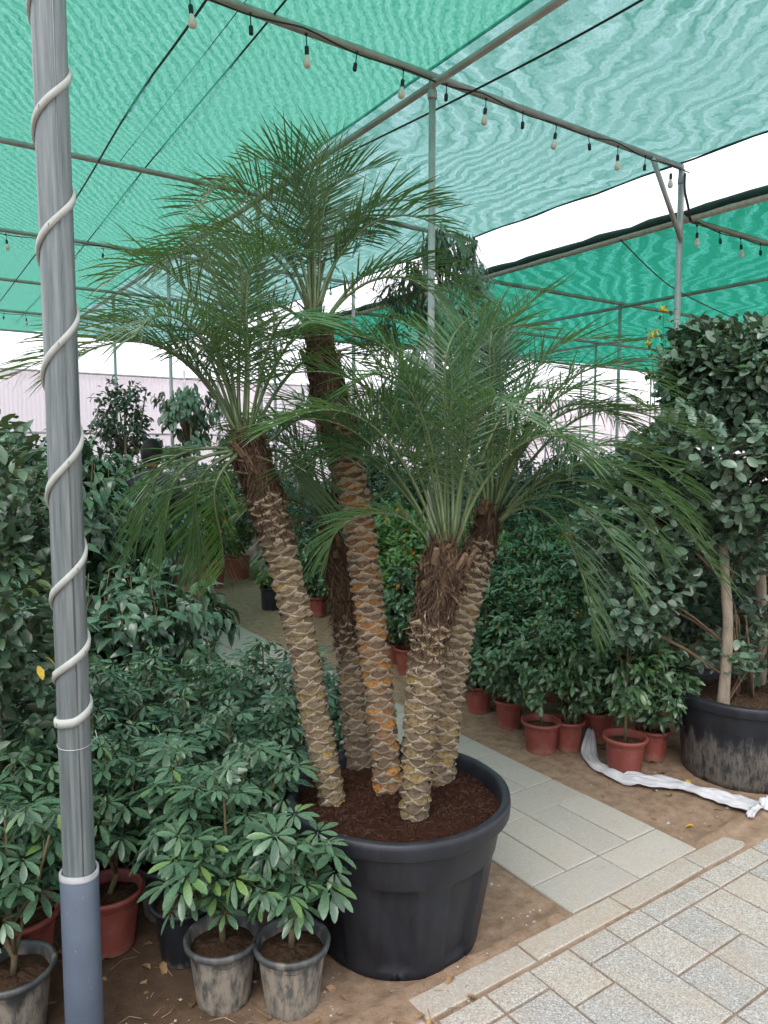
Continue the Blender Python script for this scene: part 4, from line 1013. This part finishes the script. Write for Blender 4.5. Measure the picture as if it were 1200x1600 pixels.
# ------------------------------------------------------------------ ficus trees on the right
def cloud_ficus(label, loc, trunk, pads, seed, nind, fm=M_ficus, tmpl=bl_fic, smin=.8, smax=1.25, dens=1500, branch=True, roots=True):
    r = np.random.default_rng(seed); t = thing('ficus_tree', label, 'ficus tree', loc)
    b = MB(); T = catmull([p[:3] for p in trunk], 26); rd = np.interp(np.linspace(0, 1, 26), np.linspace(0, 1, len(trunk)), [p[3] for p in trunk])
    b.tube(T, list(rd * (1 + .06 * np.sin(np.arange(26) * 1.7))), 12)
    tr = obj('trunk', b.mesh('trunk', M_bark), t)
    if roots:
        b = MB()
        for k in range(22):
            q = r.uniform(0, 6.28); z = r.uniform(.25, .55); r0 = rd[0] * 1.05
            b.tube([(T[8][0] * .3 + r0 * math.cos(q), r0 * math.sin(q), trunk[0][2] + z), (r0 * 1.25 * math.cos(q + .2), r0 * 1.25 * math.sin(q + .2), trunk[0][2] + z * .5), (r0 * 1.7 * math.cos(q + .1), r0 * 1.7 * math.sin(q + .1), trunk[0][2] - .01)], [.003, .004, .005], 5)
        obj('aerial_root', b.mesh('aerial_root', M_aerial), t, kind='stuff')
    lf = np_mesh('leaf', tmpl[0], tmpl[1], fm)
    tot = sum(p[6] for p in pads)
    for (cx, cy, cz, rx, ry, rz, n) in pads:
        pos, out = crown_points(r, n, (cx, cy, cz), (rx, ry, rz), .66, 95, .26)
        P, Rm, S_ = foliage(r, tmpl, pos, out, smin, smax, .6, -.2, .6)
        c = np.array([cx, cy, cz]); toward = -(np.array([loc[0], loc[1], 0]) + c - np.array([0, 0, EYE])); toward /= np.linalg.norm(toward)
        sc = np.sum(((P - c) / np.array([rx, ry, rz])) * toward, axis=1); m = int(nind * n / tot); idx = np.argsort(-sc)
        V, F = scatter(tmpl, P[idx[m:]], Rm[idx[m:]], S_[idx[m:]])
        pad = obj('foliage_pad', np_mesh('foliage_pad', V, F, fm), t, kind='stuff')
        for i in idx[:m]:
            mw = Matrix([[*(Rm[i][a] * S_[i]), P[i][a]] for a in range(3)] + [[0, 0, 0, 1]]); obj('leaf', lf, t, mw=mw)
        k_ = int(np.argmin(np.abs(T[:, 2] - (cz - rz * .7 - .5 * abs(cx - T[12][0]))))); s0 = T[k_]
        b = MB()
        for k in range(2):
            p = pos[r.integers(0, n)] * .3 + c * .7
            b.tube([tuple(s0), tuple(s0 * .6 + p * .4 + np.array([0, 0, .02])), tuple(p)], [.006, .005, .003], 6)
        obj('branch', b.mesh('branch', M_aerial), t)
    return t
FP = Vector((3.84, 2.13, 0))
big_pot('wide dusty black pot under the ficus tree beside the white cloth', FP, .36, .46, .30, .40, M_bigpot2, False, 2, M_soil)
off = lambda p: (p[0] - FP.x, p[1] - FP.y)
cloud_ficus('cloud-pruned ficus tree with stacked leaf domes in the dusty black pot', (FP.x, FP.y, 0),
    [(-.235, -.02, .38, .032), (-.215, -.02, .83, .026), (-.21, .02, 1.23, .024), (-.13, .06, 1.7, .022), (-.08, .12, 2.2, .015)],
    [(.09, .10, 2.17, .46, .48, .32, 4200), (.06, .10, 1.93, .34, .36, .16, 1100), (-.14, .02, 1.70, .60, .56, .32, 5200), (-.46, .36, 1.38, .36, .32, .26, 1500), (-.5, .26, 1.05, .26, .24, .2, 500), (-.64, .30, .88, .20, .18, .13, 320), (-.16, .02, .66, .13, .13, .10, 110), (.2, .02, .7, .18, .16, .24, 300), (.05, .1, 1.28, .36, .36, .22, 900)], 81, 290, smin=.75, smax=1.12)
cloud_ficus('dark ficus tree with a plain straight trunk behind the cloud-pruned one', (4.32, 2.42, 0),
    [(-.16, -.22, 0, .035), (-.16, -.2, .7, .032), (-.14, -.15, 1.3, .028), (0, 0, 2., .015)], [(.05, .1, 1.75, .5, .5, .5, 1300), (-.2, .25, .95, .35, .35, .35, 700), (.3, .1, .75, .35, .4, .4, 700)], 82, 0, M_dark, roots=False)
cloud_ficus('rounded dark ficus growing between the citrus block and the ficus trees', (4.55, 3.35, 0),
    [(0, 0, 0, .035), (.02, 0, .5, .03), (0, .03, 1., .02)], [(0, 0, .95, .5, .5, .55, 1700), (.45, -.3, .8, .4, .4, .5, 900), (-.4, -.25, .98, .28, .28, .2, 500)], 83, 0, M_ficus, roots=False)
# ficus at the left edge
cloud_ficus('oval-leaved ficus bush beside the steel pole with a few yellow leaves', (.30, 2.98, 0),
    [(0, 0, 0, .03), (.01, 0, .5, .026), (0, .02, 1.1, .02), (0, 0, 1.7, .01)], [(.0, .0, 1.62, .22, .24, .30, 600), (.02, -.02, 1.2, .28, .27, .36, 1200), (0, .02, .85, .26, .28, .30, 850)], 84, 240, M_ficus_l, bl_ofi, .6, .95, roots=False)

# ------------------------------------------------------------------ background trees
def weeping(label, loc, H, rad, z0, n, seed, trunkpts, leafm=M_weep, tm=bl_lan, name='weeping_tree', smin=.8, smax=1.2, down=.9, trm=M_paletrunk, tr=.045):
    r = np.random.default_rng(seed); t = thing(name, label, 'tree', loc)
    b = MB(); b.tube([(0, 0, 0), (.03, 0, z0 * .6), (0, .02, z0 + .3), (.02, 0, H * .8)], [tr, tr * .85, tr * .7, tr * .3], 10); obj('trunk', b.mesh('trunk', trm), t)
    pos, out = crown_points(r, n, (0, 0, (H + z0) / 2), (rad, rad, (H - z0) / 2), .45, 40, .22)
    xd = out * np.array([1, 1, .1]) * .7 + r.normal(size=(n, 3)) * .35; xd[:, 2] -= down
    rot = frames(xd, out + np.array([0, 0, .6]) + r.normal(size=(n, 3)) * .2)
    V, F = scatter(tm, pos, rot, r.uniform(smin, smax, n)); obj('foliage', np_mesh('foliage', V, F, leafm), t, kind='stuff')
    b = MB()
    for k in range(24):
        p = pos[r.integers(0, n)]; b.tube([(0, 0, z0 + .2 + (p[2] - z0) * .4), tuple(p * np.array([.6, .6, 1]) + np.array([0, 0, .08])), tuple(p)], [.014, .009, .003], 5)
    obj('branch', b.mesh('branch', M_stem), t); return t
weeping('tall tree with drooping lance-shaped grey-green leaves under the net edge', (5.10, 6.4, 0), 4.2, .80, 1.7, 4300, 90, None, tr=.06, smin=.9, smax=1.4, down=.55)
weeping('weeping dark tree with hanging leaves behind the leaning palm', (2.98, 8.35, 0), 2.55, .50, 1.35, 1300, 91, None, tm=bl_dk, smin=1., smax=1.5)
topi = shrub('topiary_tree', 'small tree', 92, M_dark, bl_dk, 1.65, 2.6, .40, 1100, .9, 1.4, 3, None, .2, .5, clumps=34, stemr=.02, stemcol=M_bark, hb=.9)
place(topi, used, (2.52, 9.35, 0), 0, 1, 'round-headed dark topiary tree in front of the white fence', None)
hed = [shrub('nursery_shrub', 'shrub', 95 + i, (M_dark, M_radr, M_citrus)[i], bl_dk, .15, (1.35, 1.6, 1.15)[i], .55, 1300, 1., 1.6, 4, None, .2, .5, clumps=40, cr=.26) for i in range(3)]
hp = []
r_ = np.random.default_rng(17)
for j, y in enumerate((10.2, 11.6, 13.2, 15., 17.)):
    for i in range(17):
        x = 1.2 + y * .08 + i * 1.05 + r_.uniform(-.25, .25)
        if x > 17: continue
        hp.append((x, y + r_.uniform(-.4, .4)))
for x, y in [(5.6, 8.0), (6.4, 7.4), (7.1, 6.9), (5.2, 8.7), (6.1, 8.9), (7.0, 8.3), (7.8, 7.5), (8.2, 6.6), (6.9, 6.0), (7.6, 5.6), (8.5, 5.3), (6.8, 5.0), (7.4, 4.5), (8.3, 4.3), (9, 6), (9.5, 5), (6.2, 3.9), (5.8, 3.4), (6.6, 3.2), (5.4, 2.9), (6.0, 2.5), (9.8, 7.2), (10.6, 6.2), (11.4, 7.4), (9.0, 8.5), (12.5, 6.4), (13.5, 7.5)]:
    hp.append((x, y))
for i, (x, y) in enumerate(hp):
    place(hed[i % 3], used, (x, y, 0), i * 1.7, r_.uniform(.8, 1.15) * (.8 if y < 9 else 1.),
          ('dark small-leaved rounded shrub', 'glossy green rounded shrub', 'mid green low rounded shrub')[i % 3] + (' in the rows before the white fence' if y > 9.5 else ' under the lower net behind the citrus'),
          ('dark small-leaved shrubs', 'glossy green shrubs', 'mid green low shrubs')[i % 3] + (' before the fence' if y > 9.5 else ' behind the citrus'))
# taller dark trees far behind the citrus
for i, (x, y, h) in enumerate([(6.3, 9.6, 2.6), (8.6, 9.4, 2.3), (5.0, 11.0, 2.4), (11., 9.6, 2.1)]):
    weeping('dark leafy tree standing in the rear rows behind the palms', (x, y, 0), h, .7, .7, 1100, 100 + i, None, M_dark, bl_dk, 'leafy_tree', 1.1, 1.7, .2)
    bpy.context.scene.objects  # keep
for o in list(COL.objects):
    if o.name.startswith('leafy_tree'): o['group'] = 'dark trees in the rear rows'

# yellow-flowered climber beside the post
ye = thing('flowering_climber', 'thin climber with small yellow trumpet flowers beside the ficus top', 'climber', (4.66, 3.22, 0))
b = MB(); r_ = np.random.default_rng(5); lp = []
tips = [(-.06, .02, 2.72), (.05, -.02, 2.66), (-.16, .05, 2.55), (.0, .04, 2.60), (.30, -.22, 2.60), (.42, -.28, 2.62), (-.12, .0, 2.4)]
for tx, ty, tz in tips:
    P = catmull([(0, 0, 0), (tx * .3, ty * .3, 1.2), (tx * .7, ty * .7, 2.1), (tx, ty, tz)], 16); b.tube(P, [.008 - .0004 * i for i in range(16)], 5)
    for k in range(26): lp.append(P[r_.integers(10, 16)] + r_.normal(0, .045, 3))
obj('stem', b.mesh('stem', M_greenstem), ye)
lp = np.array(lp); n = len(lp); Vv, Ff = scatter(bl_cit, lp, frames(r_.normal(size=(n, 3)), np.tile([0, 0, 1.], (n, 1))), r_.uniform(.6, 1., n)); obj('foliage', np_mesh('foliage', Vv, Ff, M_citlight), ye, kind='stuff')
fl = MB()
for k in range(5):
    q = k * 1.2566; c, s_ = math.cos(q), math.sin(q)
    fl.add([(0, 0, 0), (.010 * c - .006 * s_, .010 * s_ + .006 * c, .022), (.026 * c, .026 * s_, .026), (.010 * c + .006 * s_, .010 * s_ - .006 * c, .022)], [(0, 1, 2, 3)])
fl.tube([(0, 0, -.02), (0, 0, .0), (0, 0, .012)], [.003, .005, .009], 6); flm = fl.mesh('flower', M_yellow)
for (x, y, z) in [(-.08, .02, 2.74), (-.07, .0, 2.73), (-.15, .04, 2.56), (-.13, .06, 2.55), (-.11, .03, 2.57), (.31, -.22, 2.62), (.30, -.24, 2.61), (-.18, .04, 2.5)]:
    obj('flower', flm, ye, (x, y, z), tuple(r_.normal(0, .7, 3)), 1.1)

# a few yellowed leaves on the left-edge ficus
lf_t = [o for o in COL.objects if o.name.startswith('ficus_tree') and 'oval-leaved' in o['label']][0]
yl = np_mesh('leaf', bl_ofi[0], bl_ofi[1], M_yleaf)
for (p, e) in (((.12, -.25, 1.01), (.3, .9, -1.2)), ((.145, -.24, 1.035), (-.2, .6, -.4))):
    obj('leaf', yl, lf_t, p, e, .62)['label'] = 'yellowed leaf'
# white cloth strip on the sand
def cloth():
    c = [(3.43, 2.83, .10), (3.30, 2.72, .012), (3.20, 2.57, .012), (3.19, 2.42, .016), (3.25, 2.33, .02), (3.33, 2.20, .02), (3.36, 2.09, .02), (3.40, 1.98, .02), (3.42, 1.88, .02), (3.45, 1.78, .02)]
    P = catmull(c, 90); V = []; F = []; m = 13; r = np.random.default_rng(3)
    for i in range(90):
        t = P[min(i + 1, 89)] - P[max(i - 1, 0)]; t[2] = 0; t /= np.linalg.norm(t); s_ = np.array([-t[1], t[0], 0])
        f = i / 89; wd = .036 + .075 * min(1, f * 4) + .026 * math.sin(f * 17) + .03 * sstep(.75, 1, f)
        for k in range(m):
            u = k / (m - 1) - .5
            fold = .018 * abs(math.sin(u * 11 + f * 7)) + .016 * mnoise.noise(Vector((u * 5, f * 16, 2))) + .012 * math.cos(u * 3.1)
            p = P[i] + s_ * (u * wd + .012 * mnoise.noise(Vector((u * 2, f * 11, 7))))
            V.append((p[0], p[1], p[2] + ground_z(p[0], p[1]) - .008 + max(0., fold)))
        if i:
            for k in range(m - 1): a = (i - 1) * m + k; F.append((a, a + m, a + m + 1, a + 1))
    # loose end torn in two tails
    for (d, L, wd, z) in (((-.92, -.2), .17, .05, .02), ((.25, -.9), .08, .07, .035)):
        d = np.array([*d, 0]); d /= np.linalg.norm(d); s_ = np.array([-d[1], d[0], 0]); o = len(V); st = np.array([3.44, 1.80, .014])
        for i in range(14):
            for k in range(7):
                u = k / 6 - .5; f = i / 13
                p = st + d * L * f + s_ * u * wd * (1.1 - .4 * f)
                V.append((p[0], p[1], .012 + ground_z(p[0], p[1]) + max(0, z * math.sin(f * 2.6) * (.4 + u) + .012 * abs(math.sin(u * 10 + f * 5)))))
            if i:
                for k in range(6): a = o + (i - 1) * 7 + k; F.append((a, a + 7, a + 8, a + 1))
    me = np_mesh('cloth_strip', np.array(V), np.array(F), M_cloth, smooth=True)
    o = tag(obj('cloth_strip', me), 'crumpled strip of white fleece lying on the sand', 'cloth')
    s = o.modifiers.new('thickness', 'SOLIDIFY'); s.thickness = .0025
cloth()
# weathered board at the left edge
b = MB(); b.box((0, 0, .16), (.022, .05, .34), bev=.003); tag(obj('wooden_board', b.mesh('wooden_board', M_stub, False), None, (.165, 2.16, 0), (R(10), R(-6), .4)), 'weathered wooden board end leaning beside the muddy schefflera pot', 'board')

# ------------------------------------------------------------------ the man among the shrubs
def skin_body(name, verts, edges, rads, root, mat, parent, sub=2):
    me = bpy.data.meshes.new(name); me.from_pydata(verts, edges, []); me.materials.append(mat)
    o = obj(name, me, parent); m = o.modifiers.new('skin', 'SKIN'); m.use_smooth_shade = True
    if not me.skin_vertices: me.skin_vertices.new()
    for i, q in enumerate(rads): me.skin_vertices[0].data[i].radius = q if isinstance(q, tuple) else (q, q)
    me.skin_vertices[0].data[root].use_root = True
    s = o.modifiers.new('smooth', 'SUBSURF'); s.levels = sub; s.render_levels = sub
    return o
man = thing('person', 'man in a dark shirt with black hair, seen from behind among the tall shrubs', 'person', (1.98, 6.50, 0), R(AZ - 90 + 18), None, 1.035)
# x = right, y = facing direction
V_ = [(0, 0, .95), (0, .0, 1.12), (0, .01, 1.30), (0, -.005, 1.44), (0, .0, 1.515), (0, .01, 1.57),
      (.17, 0, 1.43), (.22, .03, 1.18), (.20, .20, 1.02), (-.17, 0, 1.43), (-.22, .03, 1.18), (-.20, .20, 1.02),
      (.095, 0, .9), (.10, .02, .5), (.10, -.01, .09), (.105, .12, .04), (-.095, 0, .9), (-.10, .02, .5), (-.10, -.01, .09), (-.105, .12, .04)]
E_ = [(0, 1), (1, 2), (2, 3), (3, 4), (4, 5), (3, 6), (6, 7), (7, 8), (3, 9), (9, 10), (10, 11), (0, 12), (12, 13), (13, 14), (14, 15), (0, 16), (16, 17), (17, 18), (18, 19)]
R_ = [(.16, .11), (.15, .105), (.17, .11), (.15, .09), .058, .055, .065, .05, .038, .065, .05, .038, .085, .062, .045, .035, .085, .062, .045, .035]
body = skin_body('body', V_, E_, R_, 0, M_shirt, man)
b = MB(); b.lathe([(.001, -.125), (.045, -.115), (.062, -.08), (.070, -.03), (.076, .02), (.074, .06), (.055, .10), (.02, .118), (.001, .12)], 24, rf=lambda r, z, q, i: r * (1 + .13 * abs(math.sin(q)) + (.10 if (abs(q - math.pi / 2) < .35 and -.06 < z < .0) else 0)))
head = obj('head', b.mesh('head', M_skin), man, (0, .015, 1.665), (R(-14), 0, R(-12)))
b = MB(); b.lathe([(.058, -.088), (.075, -.045), (.083, .01), (.081, .042), (.073, .072), (.058, .098), (.036, .117), (.014, .126), (.001, .128)], 28, rf=lambda r, z, q, i: r * (1 + .13 * abs(math.sin(q))) + .0012 * math.sin(9 * q + i * 1.3) + .001 * math.sin(17 * q), zf=lambda r, z, q, i: z + (.075 * sstep(.2, .9, math.sin(q)) if i < 2 else (.03 * sstep(.2, .9, math.sin(q)) if i < 4 else 0)))
obj('hair', b.mesh('hair', M_hair), head, None, None, (1.06, 1.06, 1.06))
for sx in (-1, 1):
    b = MB(); b.lathe([(.001, -.012), (.012, -.010), (.018, 0), (.012, .010), (.001, .012)], 10, zf=lambda r, z, q, i: z); e = obj('ear', b.mesh('ear', M_skin), head, (sx * .079, .0, -.015), (0, R(90), R(20 * sx)), (1.7, 1, .8))
    b = MB(); b.lathe([(.001, -.008), (.008, 0), (.001, .008)], 8); obj('eye', b.mesh('eye', M_shirt), head, (sx * .03, .078, .0))
b = MB(); b.add([(-.012, .072, -.035), (.012, .072, -.035), (0, .108, -.035), (0, .080, .012)], [(0, 1, 2), (0, 2, 3), (2, 1, 3)]); obj('nose', b.mesh('nose', M_skin), head)
b = MB(); b.box((0, .072, -.062), (.045, .012, .010), bev=.003); obj('mouth', b.mesh('mouth', M_red), head)
b = MB(); b.lathe([(.062, 1.46), (.067, 1.49), (.064, 1.525), (.060, 1.525), (.058, 1.5)], 20); obj('collar', b.mesh('collar', M_shirt), man)
for sx in (-1, 1):
    b = MB()
    for k in range(4):
        x = sx * .2 + (k - 1.5) * .02; b.tube([(x, .24, 1.01), (x, .30 - .006 * abs(k - 1.5), 1.005), (x, .335 - .008 * abs(k - 1.5), .98)], [.0095, .009, .007], 6)
    b.tube([(sx * .2 - sx * .03, .225, 1.01), (sx * .2 - sx * .06, .265, 1.02), (sx * .2 - sx * .065, .295, 1.01)], [.011, .010, .008], 6)
    b.tube([(sx * .2, .18, 1.02), (sx * .2, .215, 1.015), (sx * .2, .25, 1.01)], [.032, .040, .036], 8); obj('hand', b.mesh('hand', M_skin), man)
